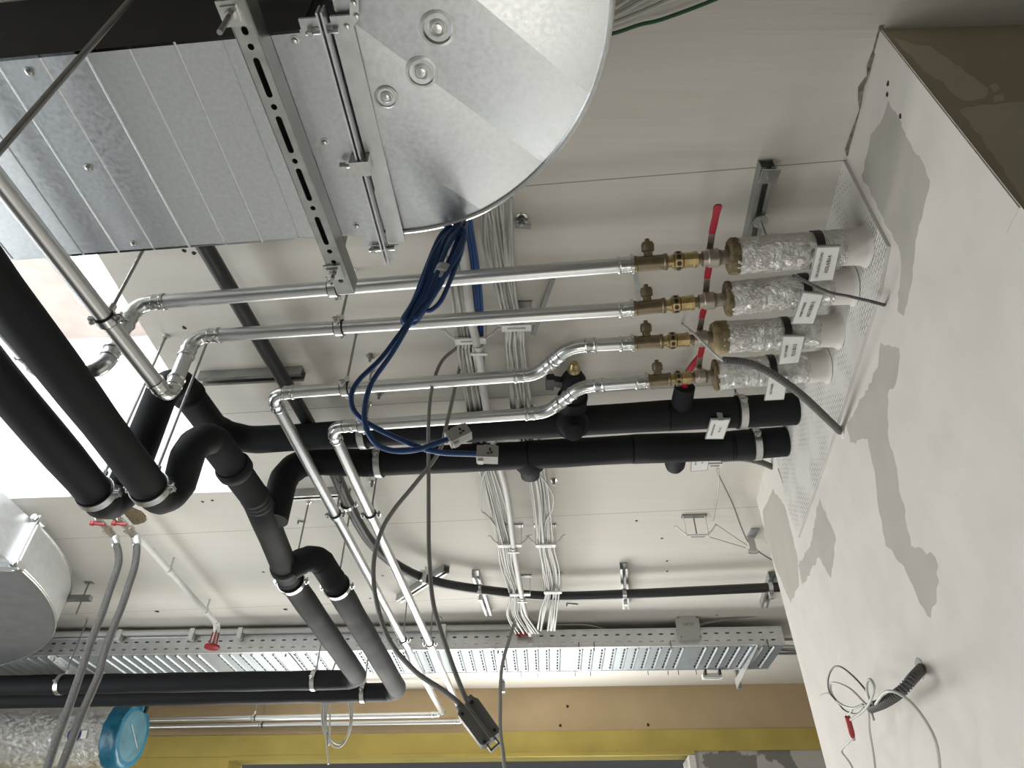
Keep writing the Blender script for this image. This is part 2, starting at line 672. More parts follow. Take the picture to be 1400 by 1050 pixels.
def jag(poly, step=0.03, amp=0.006):
    out = []
    for a, b in zip(poly, poly[1:] + poly[:1]):
        L = math.hypot(b[0] - a[0], b[1] - a[1])
        n = max(1, int(L / step))
        for i in range(n):
            t = i / n
            j = amp if i else amp * 0.3
            out.append((a[0] + (b[0] - a[0]) * t + random.uniform(-j, j), a[1] + (b[1] - a[1]) * t + random.uniform(-j, j)))
    return out


# ceiling with the skylight opening
o1, o2, o3 = at(134, 349, 1), at(333, 672, 1), at(0, 682, 1)
opd = (o2 - o1)
near_r = o1 - opd.normalized() * 0.75
far_l = o2 + (o3 - o2).normalized() * 2.1
near_l = near_r + (far_l - o2)
hole = [(near_r.x, near_r.y), (o2.x, o2.y), (far_l.x, far_l.y), (near_l.x, near_l.y)]
outer = [(-5.2, -3.2), (4.2, -3.2), (4.2, wallpt(4.2, 0).y + 0.3), (-5.2, wallpt(-5.2, 0).y + 0.3)]
struct('ceiling', MB().sheet(outer, [hole], lambda x, y, t: V((x, y, ZC + t)), 0.03), M['ceiling'], smooth=False)
# shaft above the opening
ZT = zk(1.62)
sh = MB()
hp = [V((p[0], p[1], 0)) for p in hole]
gl = at(123, 410, 1.62)
gx0, gy1 = gl.x, gl.y
gx1, gy0 = -1.62 + 0.55, gy1 - 1.35
ctr = sum(hp, V((0, 0, 0))) / 4
for a, b in zip(hp, hp[1:] + hp[:1]):
    nn = V((b.y - a.y, a.x - b.x, 0)).normalized()
    if nn.dot(ctr - a) > 0:
        nn = -nn
    e = (b - a).normalized() * 0.1
    q = [a - e + nn * 0.002, b + e + nn * 0.002, b + e + nn * 0.1, a - e + nn * 0.1]
    sh.prism([V((p.x, p.y, ZC + 0.031)) for p in q], V((0, 0, ZT - ZC - 0.031)))
struct('wall_shaft', sh, M['shaft'], smooth=False)
big = [(p.x + (0.1 if p.x > ctr.x else -0.1), p.y + (0.1 if p.y > ctr.y else -0.1)) for p in hp]
gxr = gx0 + 1.15
glass = [(gx0, gy0), (gxr, gy0), (gxr, gy1), (gx0, gy1)]
struct('ceiling_shaft', MB().sheet(big, [glass], lambda x, y, t: V((x, y, ZT + t)), 0.06), M['osb'], smooth=False)
fr = MB()
for a, b in ((0, 1), (1, 2), (2, 3), (3, 0)):
    p, q = V((*glass[a], ZT + 0.01)), V((*glass[b], ZT + 0.01))
    fr.bar(p, q, 0.07, 0.12)
win = struct('window_1', fr, M['white'], smooth=False)
mg = bpy.data.materials.new('clear_glass')
mg.use_nodes = True
gb = mg.node_tree.nodes['Principled BSDF']
gb.inputs['Transmission Weight'].default_value = 1
gb.inputs['Roughness'].default_value = 0
gb.inputs['IOR'].default_value = 1.02
pane = MB().box(V(((gx0 + gxr) / 2, (gy0 + gy1) / 2, ZT + 0.075)), gxr - gx0, gy1 - gy0, 0.008)
po = pane.build('window_pane', mg, None, smooth=False)
po.parent = win
po['kind'] = 'structure'

# floor and the walls behind and beside the camera
struct('floor', MB().box(V((-0.5, 1.5, -0.05)), 9.6, 10.4, 0.1), M['floor'], smooth=False)
struct('wall_left', MB().box(V((-5.1, 1.5, 1.8)), 0.2, 10.0, 3.6), M['roomwall'], smooth=False)
struct('wall_back', MB().box(V((-0.5, -3.1, 1.8)), 9.4, 0.2, 3.6), M['backwall'], smooth=False)
struct('wall_right_far', MB().box(V((4.1, 1.5, 1.8)), 0.2, 10.0, 3.6), M['backwall'], smooth=False)

# far wall: tan band, yellow beam, opening below
zt = onplane(700, 1001, W0, WN).z
zb = onplane(700, 1030, W0, WN).z
xl, xr = onplane(312, 1046, W0, WN).x, onplane(950, 1035, W0, WN).x


def wallbox(x0, x1, z0, z1, t0, t1):
    m_ = MB()
    a, b = wallpt(x0, z0, t0), wallpt(x1, z0, t0)
    c, d = wallpt(x1, z0, t1), wallpt(x0, z0, t1)
    return m_.prism([a, b, c, d], V((0, 0, z1 - z0)))


struct('wall_far', wallbox(-5.2, 4.2, zt, ZC + 0.02, 0, -0.28), M['tan'], smooth=False)
struct('trim_1', wallbox(-5.2, 4.2, zb, zt, 0.012, -0.28), M['yellow'], smooth=False)
struct('wall_far_right', wallbox(xr, 4.2, 0, zb, 0.0, -0.28), M['mottled'], smooth=False)
struct('wall_far_left', wallbox(-5.2, xl, 0, zb, 0.0, -0.28), M['yellow'], smooth=False)
st = wallbox(xr - 0.05, xr, 0, zb - 0.03, 0.02, -0.28)
struct('trim_2', st, M['plaster'], smooth=False)
struct('trim_3', wallbox(xl, xr, zb - 0.028, zb, 0.02, 0.0), M['yellow'], smooth=False)
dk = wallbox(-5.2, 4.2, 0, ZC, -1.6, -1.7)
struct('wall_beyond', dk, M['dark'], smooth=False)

# pier on the right: plaster with bare patches
T_A = [(1214, 137), (1237, 182), (1257, 214), (1271, 246), (1263, 285), (1252, 330), (1246, 390), (1236, 432), (1227, 425), (1231, 380), (1230, 345), (1222, 328), (1200, 285), (1178, 240), (1186, 209), (1190, 185), (1207, 160)]
T_B = [(1204, 469), (1229, 476), (1227, 517), (1214, 540), (1214, 590), (1229, 660), (1246, 746), (1279, 761), (1284, 796), (1273, 846), (1257, 825), (1236, 775), (1211, 746), (1202, 700), (1196, 644), (1186, 600), (1163, 606), (1158, 578), (1186, 533), (1200, 501)]
T_C = [(1043, 700), (1056, 668), (1072, 690), (1080, 720), (1090, 760), (1092, 800), (1081, 825), (1062, 780), (1045, 730)]
T_D = [(1120, 680), (1143, 736), (1136, 790), (1120, 762), (1097, 800), (1091, 772), (1108, 745)]
patches = [jag([pier2(*p) for p in q], 0.018, 0.007) for q in (T_A, T_B, T_C, T_D)]
pf = MB()


def pconv(x, y, t):
    q = PA + PD * x + PN * t
    return V((q.x, q.y, y))


face = [(0, 0), (PLEN, 0), (PLEN, ZC), (0, ZC)]
pf.sheet(face, patches, pconv, None, 0)
for q in patches:
    pf.sheet(q, [], pconv, None, 1)
RX = V((1, -0.03, 0)).normalized()
A0, B0 = V((PA.x, PA.y, 0)), V((PB.x, PB.y, 0))
A1, B1 = A0 + RX * 3.2, B0 + RX * 3.2
# near face of the pier with smears of skim
NF = V((RX.y, -RX.x, 0))


def near2(u, v):
    p = onplane(u, v, A0, NF)
    return ((p - A0).dot(RX), p.z)


SW = [[(1222, 52), (1252, 62), (1272, 62), (1290, 76), (1330, 104), (1352, 122), (1345, 134), (1318, 138), (1300, 126), (1290, 112), (1262, 96)],
      [(1312, 150), (1345, 143), (1372, 141), (1400, 140), (1430, 150), (1430, 330), (1405, 290), (1360, 212)],
      [(1352, 117), (1362, 114), (1367, 121), (1358, 126)], [(1358, 131), (1372, 128), (1372, 137), (1360, 140)]]
SW = [jag([near2(*p) for p in q], 0.02, 0.005) for q in SW]
SW = [[(min(max(x, .01), 3.1), min(z, ZC - .01)) for x, z in q] for q in SW]


def nconv(x, y, t):
    q = A0 + RX * x
    return V((q.x, q.y, y))


pf.sheet([(0, 0), (3.2, 0), (3.2, ZC), (0, ZC)], SW, nconv, None, 2)
for q in SW:
    pf.sheet(q, [], nconv, None, 3)
for a, b, mi in ((A1, B1, 2), (B0, B1, 0)):
    pf.add([a, b, b + V((0, 0, ZC)), a + V((0, 0, ZC))], [(0, 1, 2, 3)], mi)
struct('wall_right', pf, [M['plaster'], M['patch'], M['olive'], M['olive_light']], smooth=False)
# corner bead along the near edge and a crack line in the plaster
cb = MB().bar(A0 + V((0, 0, 2.66)) + PN * 0.0015 + PD * 0.03, V((PA.x, PA.y, ZC)) + PN * 0.0015 + PD * 0.03, 0.055, 0.003, PN)
struct('trim_4', cb, M['plaster'], smooth=False)
# broken joint between ceiling and pier, and a crack in the plaster
cj = []
for u, v, wd in ((1207, 34, 5), (1196, 68, 3), (1190, 88, 5), (1187, 102, 2), (1180, 118, 7), (1177, 134, 4), (1176, 150, 1.5), (1166, 180, 3), (1159, 203, 4), (1158, 212, 1)):
    cj.append((at(u + 1.5, v, 1), at(u - wd, v + 1, 1)))
jt = MB()
vs = []
for a, b in cj:
    vs += [V((a.x, a.y, ZC - .0015)), V((b.x, b.y, ZC - .0015)), V((a.x, a.y, ZC + .002)), V((b.x, b.y, ZC + .002))]
fs = []
for i in range(len(cj) - 1):
    o_ = i * 4
    fs += [(o_, o_ + 1, o_ + 5, o_ + 4), (o_ + 1, o_ + 3, o_ + 7, o_ + 5), (o_, o_ + 4, o_ + 6, o_ + 2)]
struct('trim_5', jt.add(vs, fs), mat('crumbling_joint', (0.22, 0.205, 0.18), 0.95, 0, 0.6, 60), smooth=False)
ck = [onpier(u, v, .0008) for u, v in ((1206, 62), (1222, 84), (1240, 105), (1262, 135), (1288, 171), (1297, 175), (1310, 171))]
struct('trim_6', MB().tube(spline(ck, 6), .0016, 5), mat('plaster_crack', (0.25, 0.235, 0.21), 0.95), smooth=False)
# mesh-reinforced filling round the pipes, standing a little proud of the pier
mp_ = [(1157, 219), (1218, 337), (1206, 400), (1163, 535), (1128, 640), (1094, 735), (1079, 690), (1066, 640), (1056, 600)]
m2 = [pier2(*p) for p in mp_]
m2[0] = (m2[0][0], ZC - 0.001)
m2[-1] = (m2[-1][0], ZC - 0.25)
m2.append((m2[-1][0], ZC - 0.001))
PT = 0.009
fm = MB().sheet(m2, [], lambda x, y, t: pconv(x, y, t + 0.0005), PT)
fm.m = [1 if len(f) == 4 else 0 for f in fm.f]
struct('wall_right_mesh_filling', fm, [M['meshpatch'], M['plaster']], smooth=False)

# ================================================================== HELPERS FOR PIPEWORK
def ring_band(p, d, r, width, thick, seg=28):
    """a flat band round a pipe"""
    return MB().lathe(p - d * (width / 2), d, [(0, r), (0, r + thick), (width, r + thick), (width, r), (0, r)], seg)


def pipe_clamp(label, p, d, r, rod=True, band=0.022, group=None, cat='pipe clamp', side=None, rodlen=None, name='pipe_clamp'):
    d = d.normalized()
    t = thing(name, label, cat, p, group)
    part('clamp_band', ring_band(p, d, r + 0.003, band, 0.003), M['zinc'], t)
    part('rubber_liner', ring_band(p, d, r + 0.0002, band + 0.007, 0.0032), M['rubber_band'], t)
    s = UP.cross(d)
    s = s.normalized() if s.length > 0.1 else V((1, 0, 0))
    upv = d.cross(s).normalized()
    if upv.z < 0:
        upv = -upv
    for sg in (-1, 1):
        e = MB()
        c = p + s * sg * (r + 0.014)
        e.box(c + upv * 0.0035, 0.018, band * 0.95, 0.003, (s, d, upv))
        e.box(c - upv * 0.0035, 0.018, band * 0.95, 0.003, (s, d, upv))
        e.cyl(c - upv * 0.016, c + upv * 0.018, 0.0036, seg=8)
        e.cyl(c - upv * 0.012, c - upv * 0.005, 0.0068, seg=6)
        part('clamp_screw', e, M['zinc'], t)
    if rod:
        top = rodlen if rodlen else ZC - 0.0
        n = MB().cyl(p + upv * (r + 0.004), p + upv * (r + 0.028), 0.0095, seg=6)
        part('rod_nut', n, M['zinc'], t)
        q = p + upv * (r + 0.010)
        part('threaded_rod', MB().cyl(q, V((q.x, q.y, top)), 0.0045, seg=8), M['rod'], t)
        if not rodlen:
            part('ceiling_anchor', MB().lathe(V((q.x, q.y, ZC + 0.001)), V((0, 0, -1)), [(0, 0.014), (0.003, 0.014), (0.004, 0.009), (0.014, 0.008)], 10), M['zinc'], t)
    return t


def collar(mb, p, d, r, L, beads=2):
    """press fitting sleeve with raised beads, starting at p along d"""
    prof = [(0, r * 1.02), (0.0, r * 1.16), (0.003, r * 1.22), (0.007, r * 1.22), (0.010, r * 1.10)]
    if beads > 1:
        prof += [(L - 0.010, r * 1.10), (L - 0.007, r * 1.16), (L - 0.003, r * 1.16), (L, r * 1.06)]
    else:
        prof += [(L, r * 1.06)]
    mb.lathe(p, d, prof, 20)
    return mb


def steel_line(name, label, pts, r, bend, cat='water pipe', group=None, caps=(True, True), open_elbows=None):
    """pts: 3-D corners; every inner corner gets a press elbow"""
    t = thing(name, label, cat, pts[0], group)
    n = len(pts)
    cur = pts[0]
    for i in range(1, n):
        if i < n - 1:
            br = bend[i - 1] if isinstance(bend, (list, tuple)) else bend
            arc = fillet_arc(pts[i - 1], pts[i], pts[i + 1], br)
            part('pipe_run', MB().tube([cur, arc[0]], r, 20), M['steel'], t)
            e = MB().tube(arc, r * 1.07, 20)
            d0 = (arc[0] - cur).normalized()
            d1 = (pts[i + 1] - arc[-1]).normalized()
            L = 0.036 * (r / 0.021)
            collar(e, arc[0] - d0 * L, d0, r, L)
            collar(e, arc[-1] + d1 * L, -d1, r, L)
            part('elbow_fitting', e, M['fitting'], t)
            cur = arc[-1]
        else:
            part('pipe_run', MB().tube([cur, pts[i]], r, 20), M['steel'], t)
    return t


KP = 0.85                                      # level of the four steel pipes
KB = 0.915                                     # level of the two black pipes behind them
RS, RB, RI = 0.0215, 0.0575, 0.051

# ================================================================== DUCTS
KD = 0.79
ZD = zk(KD)
# --- flat duct at the top of the picture
fl_far = at(520, 343, KD)
fl_near = at(441, 30, KD)
n1, n2 = at(0, 80, KD), at(311, 50, KD)
f1, f2 = at(7, 357, KD), at(427, 326, KD)


def along(p, q, x):
    t = (x - p.x) / (q.x - p.x)
    return p + (q - p) * t


XL, XR = -2.7, fl_far.x - 0.03
duct = thing('air_duct', 'wide galvanised rectangular duct with cross seams along its underside, top left', 'duct', (XL, 1.0, ZD))
sx = [at(u, v, KD).x - 0 for u, v in ((211, 341), (259, 337), (309, 334), (358, 330), (409, 327))]
step = (sx[-1] - sx[0]) / 4
seams = [sx[0] - step * i for i in range(10, 0, -1) if sx[0] - step * i > XL + 0.02] + sx + [sx[-1] + step * 1.0]
bot = MB()
prof = [(XL, 0)]
for i, s in enumerate(seams):
    if s > XR - 0.02:
        continue
    hgt = 0.002 if i % 2 else -0.002
    prof += [(s - 0.0028, 0), (s, hgt), (s + 0.0028, 0)]
prof.append((XR, 0))
vs, fs = [], []
skew = DDIR.x / DDIR.y
for (x, h) in prof:
    fp = along(f1, f2, x)
    npt = along(n1, n2, x)
    xn = x - (fp.y - npt.y) * skew
    npt = along(n1, n2, xn)
    a = V((npt.x, npt.y, ZD - h))
    b = V((fp.x, fp.y, ZD - h))
    vs += [a, b]
for i in range(len(prof) - 1):
    fs.append((2 * i, 2 * i + 1, 2 * i + 3, 2 * i + 2))
bot.add(vs, fs)
part('bottom_panel', bot, M['galv'], duct, angle=8, solid=False)
cnL, cnR = along(n1, n2, XL - 0.05), along(n1, n2, XR - 0.05)
cfL, cfR = along(f1, f2, XL), along(f1, f2, XR)
HD = zk(0.965) - ZD
lift = V((0, 0, 0.006))
part('near_side_panel', MB().prism([cnL, cnR, cnR + V((0, 0.006, 0)), cnL + V((0, 0.006, 0))], V((0, 0, HD))), M['galv_shaded'], duct, smooth=False)
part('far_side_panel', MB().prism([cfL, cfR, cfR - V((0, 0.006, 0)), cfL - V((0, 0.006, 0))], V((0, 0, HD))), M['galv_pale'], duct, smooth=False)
part('top_panel', MB().prism([cnL + V((0, 0, HD)), cnR + V((0, 0, HD)), cfR + V((0, 0, HD)), cfL + V((0, 0, HD))], V((0, 0, 0.004))), M['galv_pale'], duct, smooth=False)
for u, v in ((40, 98), (121, 229), (183, 333), (403, 55), (444, 194), (488, 308)):
    p = at(u, v, KD)
    part('panel_screw', MB().lathe(p + V((0, 0, 0.004)), V((0, 0, -1)), [(0, 0.011), (0.005, 0.010), (0.0055, 0.006), (0.010, 0.005), (0.011, 0.002)], 12), M['zinc'], duct)

# --- round-ended plenum with the bolted flange
pts = [at(u, v, KD) for u, v in [(835, 5), (833, 60), (800, 150), (740, 230), (700, 265), (640, 297), (560, 318)]]
PCX, PCY, PR = -0.3327, 0.5697, 0.5267
plen = thing('air_plenum', 'round-ended galvanised plenum with three drawn dimples, joined to the seamed duct', 'duct', (PCX, PCY, ZD))
arc = []
a0 = math.atan2(fl_far.y + 0.005 - PCY, fl_far.x + 0.02 - PCX)
NA = 64
for i in range(NA + 1):
    a = a0 - (a0 + math.radians(94)) * i / NA
    arc.append((PCX + PR * math.cos(a), PCY + PR * math.sin(a)))
L1 = (at(652, 0, KD), at(804, 125, KD))
L2 = (at(486, 36, KD), at(736, 221, KD))
L3 = (at(503, 184, KD), at(606, 256, KD))
fd = (L2[1] - L2[0]).normalized()
fn = V((-fd.y, fd.x, 0))
d1, d2, d3 = [(l[0] - V((PCX, PCY, ZD))).dot(fn) for l in (L1, L2, L3)]
kn = sorted([(d1, 0.0), (d2, 0.009), (d3, -0.001)])
lo, hi = kn[0][0] - 0.35, kn[-1][0] + 0.35
kn = [(lo, kn[0][1] + 0.016)] + kn + [(hi, kn[-1][1] + 0.016)]


def foldz(x, y):
    s = (V((x, y, ZD)) - V((PCX, PCY, ZD))).dot(fn)
    for (s0, z0), (s1, z1) in zip(kn, kn[1:]):
        if s0 <= s <= s1:
            return z0 + (z1 - z0) * (s - s0) / (s1 - s0)
    return 0.0


chord_x = fl_far.x + 0.004
cut = []
for s_, _ in kn[1:-1]:
    c_ = V((PCX, PCY, 0)) + fn * s_
    cut.append((c_ - fd * 0.9, c_ + fd * 0.9))
plate = MB()
# fold lines are cut where they meet the outline
loopP = [(p[0], p[1]) for p in arc]


def clip_line(a, b, loop):
    hits = []
    n = len(loop)
    for i in range(n):
        p, q = loop[i], loop[(i + 1) % n]
        r_ = (b[0] - a[0], b[1] - a[1])
        s_ = (q[0] - p[0], q[1] - p[1])
        den = r_[0] * s_[1] - r_[1] * s_[0]
        if abs(den) < 1e-9:
            continue
        t = ((p[0] - a[0]) * s_[1] - (p[1] - a[1]) * s_[0]) / den
        k = ((p[0] - a[0]) * r_[1] - (p[1] - a[1]) * r_[0]) / den
        if 0 <= k <= 1 and 0 <= t <= 1:
            hits.append((t, i, (a[0] + r_[0] * t, a[1] + r_[1] * t)))
    return sorted(hits)


edges = []
inserts = {}
for a, b in cut:
    h = clip_line((a.x, a.y), (b.x, b.y), loopP)
    if len(h) >= 2:
        edges.append((h[0][2], h[-1][2]))
        for t, i, q in (h[0], h[-1]):
            inserts.setdefault(i, []).append(q)
loop2 = []
for i, p in enumerate(loopP):
    loop2.append(p)
    for q in sorted(inserts.get(i, []), key=lambda q: (q[0] - p[0]) ** 2 + (q[1] - p[1]) ** 2):
        loop2.append(q)
plate.sheet(loop2, [], lambda x, y, t: V((x, y, ZD + foldz(x, y))), None, 0, edges)
part('end_plate', plate, M['galv'], plen, smooth=False, solid=False)
rim = [V((p[0], p[1], ZD + foldz(*p) - 0.001)) for p in arc]
part('plate_rim', MB().tube(rim, 0.0065, 8), M['zinc'], plen)
wall_ = MB()
ring = [(PCX + (p[0] - PCX) * 0.985, PCY + (p[1] - PCY) * 0.985) for p in loop2]
n = len(ring)
HP = zk(0.965)
wall_.add([V((p[0], p[1], ZD + foldz(*p))) for p in ring] + [V((p[0], p[1], HP)) for p in ring],
          [(i, (i + 1) % n, (i + 1) % n + n, i + n) for i in range(n)] + [tuple(range(n, 2 * n))])
part('curved_side_panel', wall_, M['galv_pale'], plen)
for u, v, r in ((598, 40, 0.030), (576, 101, 0.028), (528, 134, 0.021)):
    p = at(u, v, KD)
    p.z = ZD + foldz(p.x, p.y) - 0.0005
    part('dimple', MB().lathe(p, V((0, 0, -1)), [(-0.004, r * 1.25), (0.0015, r * 1.2), (0.003, r), (-0.002, r * 0.86), (-0.004, r * 0.7), (0.001, r * 0.62), (0.002, r * 0.5), (-0.001, r * 0.4), (0.003, r * 0.3), (0.004, 0.002)], 28), M['zinc'], plen)
# flange joint: two angle strips standing below the plate plus clip
ff, fnr = at(521, 338, KD), at(434, 22, KD)
fdir = (ff - fnr).normalized()
fx = V((fdir.y, -fdir.x, 0))
fl = thing('duct_flange', 'bolted flange joint with a clamp between the seamed duct and the round plenum', 'flange', (fnr + ff) / 2)
part('angle_strip', MB().bar(fnr - fx * 0.012 - UP * 0.0045, ff - fx * 0.012 - UP * 0.0045, 0.05, 0.007), M['galv'], fl, smooth=False)
part('angle_strip', MB().bar(fnr + fx * 0.046 - UP * 0.0045, ff + fx * 0.046 - UP * 0.0045 - fdir * 0.02, 0.042, 0.007), M['galv_pale'], fl, smooth=False)
part('upstand', MB().bar(fnr - fdir * 0.02 + fx * 0.010 - UP * 0.02, ff + fdir * 0.03 + fx * 0.010 - UP * 0.02, 0.004, 0.036), M['galv_pale'], fl, smooth=False)
part('upstand', MB().bar(fnr - fdir * 0.02 + fx * 0.019 - UP * 0.02, ff + fdir * 0.03 + fx * 0.019 - UP * 0.02, 0.004, 0.036), M['galv'], fl, smooth=False)
pc = fnr.lerp(ff, 0.55) + fx * 0.014 - UP * 0.028
g = MB()
g.box(pc, 0.044, 0.036, 0.034, (fx, fdir, UP))
part('flange_clamp', g, M['zinc'], fl, smooth=False)
b = MB()
b.cyl(pc - fx * 0.045, pc + fx * 0.01, 0.005, seg=8)
b.cyl(pc - fx * 0.047, pc - fx * 0.034, 0.010, seg=6)
part('clamp_bolt', b, M['zinc'], fl)
for q in (0.04, 0.985):
    pc = fnr.lerp(ff, q) + fx * 0.014 - UP * 0.020
    b = MB().cyl(pc - fx * 0.04, pc + fx * 0.025, 0.0045, seg=8)
    b.cyl(pc - fx * 0.035, pc - fx * 0.026, 0.009, seg=6)
    part('flange_bolt', b, M['zinc'], fl)
pc = ff + fdir * 0.03 + fx * 0.015 - UP * 0.015
part('corner_piece', MB().prism([pc - fx * 0.03 - fdir * 0.05, pc + fx * 0.035 - fdir * 0.045, pc + fx * 0.004 + fdir * 0.04], V((0, 0, 0.004))), M['zinc'], fl, smooth=False)
# near corner bracket with rivets (top of the picture)
vb = at(478, 28, KD)
g = MB().box(V((vb.x + 0.012, vb.y - 0.03, ZD + 0.02)), 0.045, 0.16, 0.004, (fx, fdir, UP))
part('corner_plate', MB().prism([at(478, 0, KD - .004), at(490, 0, KD - .004), at(491, 25, KD - .004), at(481, 40, KD - .004), at(452, 41, KD - .004), at(450, 32, KD - .004), at(478, 29, KD - .004)], V((0, 0, 0.003))), M['galv_pale'], fl, smooth=False)
for u, v in ((483, 4), (487, 22), (474, 36), (459, 38)):
    part('rivet', MB().lathe(at(u, v, KD - 0.0045), V((0, 0, -1)), [(0, 0.006), (0.003, 0.005), (0.004, 0.002)], 10), M['zinc'], fl)

# --- slotted trapeze rail under the duct
KR = 0.757
ra, rb = at(317, -4, KR), at(473, 402, KR)
rd = (rb - ra).normalized()
rn = V((rd.y, -rd.x, 0))
RWd, RHt = 0.043, zk(KD) - zk(KR) - 0.003
rail = thing('trapeze_rail', 'slotted steel hanger rail crossing under the seamed duct on two rods', 'mounting rail', (ra + rb) / 2)
RL = (rb - ra).length
holes = []
x = 0.016


def stadium(cx, L, wd, n=6):
    r = wd / 2
    out = []
    for i in range(n + 1):
        a = -math.pi / 2 + math.pi * i / n
        out.append((cx + L / 2 - r + r * math.cos(a), r * math.sin(a)))
    for i in range(n + 1):
        a = math.pi / 2 + math.pi * i / n
        out.append((cx - L / 2 + r + r * math.cos(a), r * math.sin(a)))
    return out


def rt(u, v):
    return (at(u, v, KR) - ra).dot(rd)


for u0, v0, u1, v1 in ((322, 37, 331, 49), (338, 80, 366, 134), (369, 160, 395, 210), (398, 231, 423, 275), (426, 297, 446, 335)):
    a, b_ = rt(u0, v0), rt(u1, v1)
    holes.append(stadium((a + b_) / 2, b_ - a, 0.013))
for u, v in ((335, 65), (368, 147), (397, 221), (424, 285), (449, 344), (460, 358), (467, 384)):
    holes.append(stadium(rt(u, v), 0.013, 0.0129))
rect = [(0, -RWd / 2), (RL, -RWd / 2), (RL, RWd / 2), (0, RWd / 2)]


def rconv(x, y, t):
    return ra + rd * x + rn * y + UP * t


rm = MB().sheet(rect, holes, rconv, 0.0025)
for sgn in (-1, 1):
    c0 = ra + rn * sgn * (RWd / 2 - 0.001)
    rm.prism([c0, c0 + rn * sgn * 0.0024, c0 + rn * sgn * 0.0024 + rd * RL, c0 + rd * RL], UP * RHt)
    c1 = ra + rn * sgn * (RWd / 2 - 0.011) + UP * RHt
    rm.prism([c1, c1 + rn * sgn * 0.0115, c1 + rn * sgn * 0.0115 + rd * RL, c1 + rd * RL], -UP * 0.0025)
part('slotted_channel', rm, M['rail'], rail, smooth=False)
part('slot_shade_strip', MB().bar(ra + UP * (RHt - 0.004), rb + UP * (RHt - 0.004), RWd * 0.9, 0.003), M['slot_shade'], rail, smooth=False)  # near-black strip painting the shade inside the channel
for (u, v, ext) in ((317, 17, 0.085), (457, 371, 0.03)):
    p = at(u, v, KR)
    pl = MB().box(p - UP * 0.003, 0.046, 0.044, 0.006, (rd, rn, UP))
    pl.box(p - UP * 0.008, 0.030, 0.030, 0.006, (rd, rn, UP))
    part('square_washer', pl, M['zinc'], rail, smooth=False)
    part('hex_nut', MB().cyl(p - UP * 0.006, p - UP * 0.020, 0.0105, seg=6), M['zinc'], rail)
    q = p
    part('threaded_rod', MB().cyl(V((q.x, q.y, zk(KR) - ext)), V((q.x, q.y, ZC)), 0.0052, seg=10), M['rod'], rail)
# --- rod of the next trapeze, hanging past the near side of the duct
p = aty(150, 30, 0.56)
pz = aty(-14, 222, 0.56)
q0 = aty(0, 205, 0.56)
solo('threaded_rod', MB().cyl(V((q0.x, 0.56, q0.z - 0.2)), V((q0.x, 0.56, ZC)), 0.0055, seg=10), M['rod'],
     'single long threaded rod hanging in front of the dark side of the duct', 'threaded rod')

# --- duct bend at the lower left
KL0, KL1 = 0.83, 0.957
zl, zh = zk(KL0), zk(KL1)
low = thing('duct_bend', 'galvanised duct bend with curved outer side at the lower left', 'duct', (-3.6, 3.4, zl))
CX, CY, RO, RIN = -4.0, 3.13, 1.6, 0.85
outer_arc = [V((CX + RO * math.cos(a), CY + RO * math.sin(a), 0)) for a in [math.pi / 2 * i / 30 for i in range(31)]]
inner_arc = [V((CX + RIN * math.cos(a), CY + RIN * math.sin(a), 0)) for a in [math.pi / 2 * i / 30 for i in range(31)]]
bp = MB()
vs = [V((p.x, p.y, zl)) for p in outer_arc] + [V((p.x, p.y, zl)) for p in inner_arc]
n = 31
bp.add(vs, [(i, i + 1, i + 1 + n, i + n) for i in range(n - 1)])
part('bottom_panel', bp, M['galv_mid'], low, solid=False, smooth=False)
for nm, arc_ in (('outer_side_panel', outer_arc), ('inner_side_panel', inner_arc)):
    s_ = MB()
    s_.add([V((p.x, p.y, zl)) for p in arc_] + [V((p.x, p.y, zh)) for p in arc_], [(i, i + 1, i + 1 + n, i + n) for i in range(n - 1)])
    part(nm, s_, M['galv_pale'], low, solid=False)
tp = MB()
tp.add([V((p.x, p.y, zh)) for p in outer_arc] + [V((p.x, p.y, zh)) for p in inner_arc], [(i, i + 1, i + 1 + n, i + n) for i in range(n - 1)])
part('top_panel', tp, M['galv_pale'], low, solid=False, smooth=False)
for nm, z in (('lower_seam', zl), ('lower_seam', zl + 0.012), ('upper_seam', zh)):
    part(nm, MB().tube([V((p.x, p.y, z)) + (p - V((CX, CY, 0))).normalized() * 0.004 for p in outer_arc], 0.005, 8), M['zinc'], low)
# straight duct before the bend, and its flange
ls = thing('air_duct', 'plain galvanised duct leading into the bend at the left edge', 'duct', (-3.0, 2.6, zl))
x0, x1 = CX + RIN, CX + RO
y1, y0 = CY - 0.03, CY - 1.0
part('duct_casing', MB().box(V(((x0 + x1) / 2, (y0 + y1) / 2, (zl + zh) / 2)), x1 - x0, y1 - y0, zh - zl), M['galv_pale'], ls, smooth=False)
fg = thing('duct_flange', 'flange frame with corner bolts where the straight duct meets the bend', 'flange', (x1, CY, zl))
yy = CY - 0.015
m_ = MB()
m_.box(V((x1 + 0.012, yy, (zl + zh) / 2)), 0.03, 0.05, zh - zl + 0.03)
m_.box(V((x1 + 0.018, yy, (zl + zh) / 2)), 0.03, 0.016, zh - zl + 0.05)
part('side_frame', m_, M['galv_pale'], fg, smooth=False)
m_ = MB()
m_.box(V(((x0 + x1) / 2, yy, zl - 0.010)), x1 - x0, 0.05, 0.03)
part('bottom_frame', m_, M['galv_pale'], fg, smooth=False)
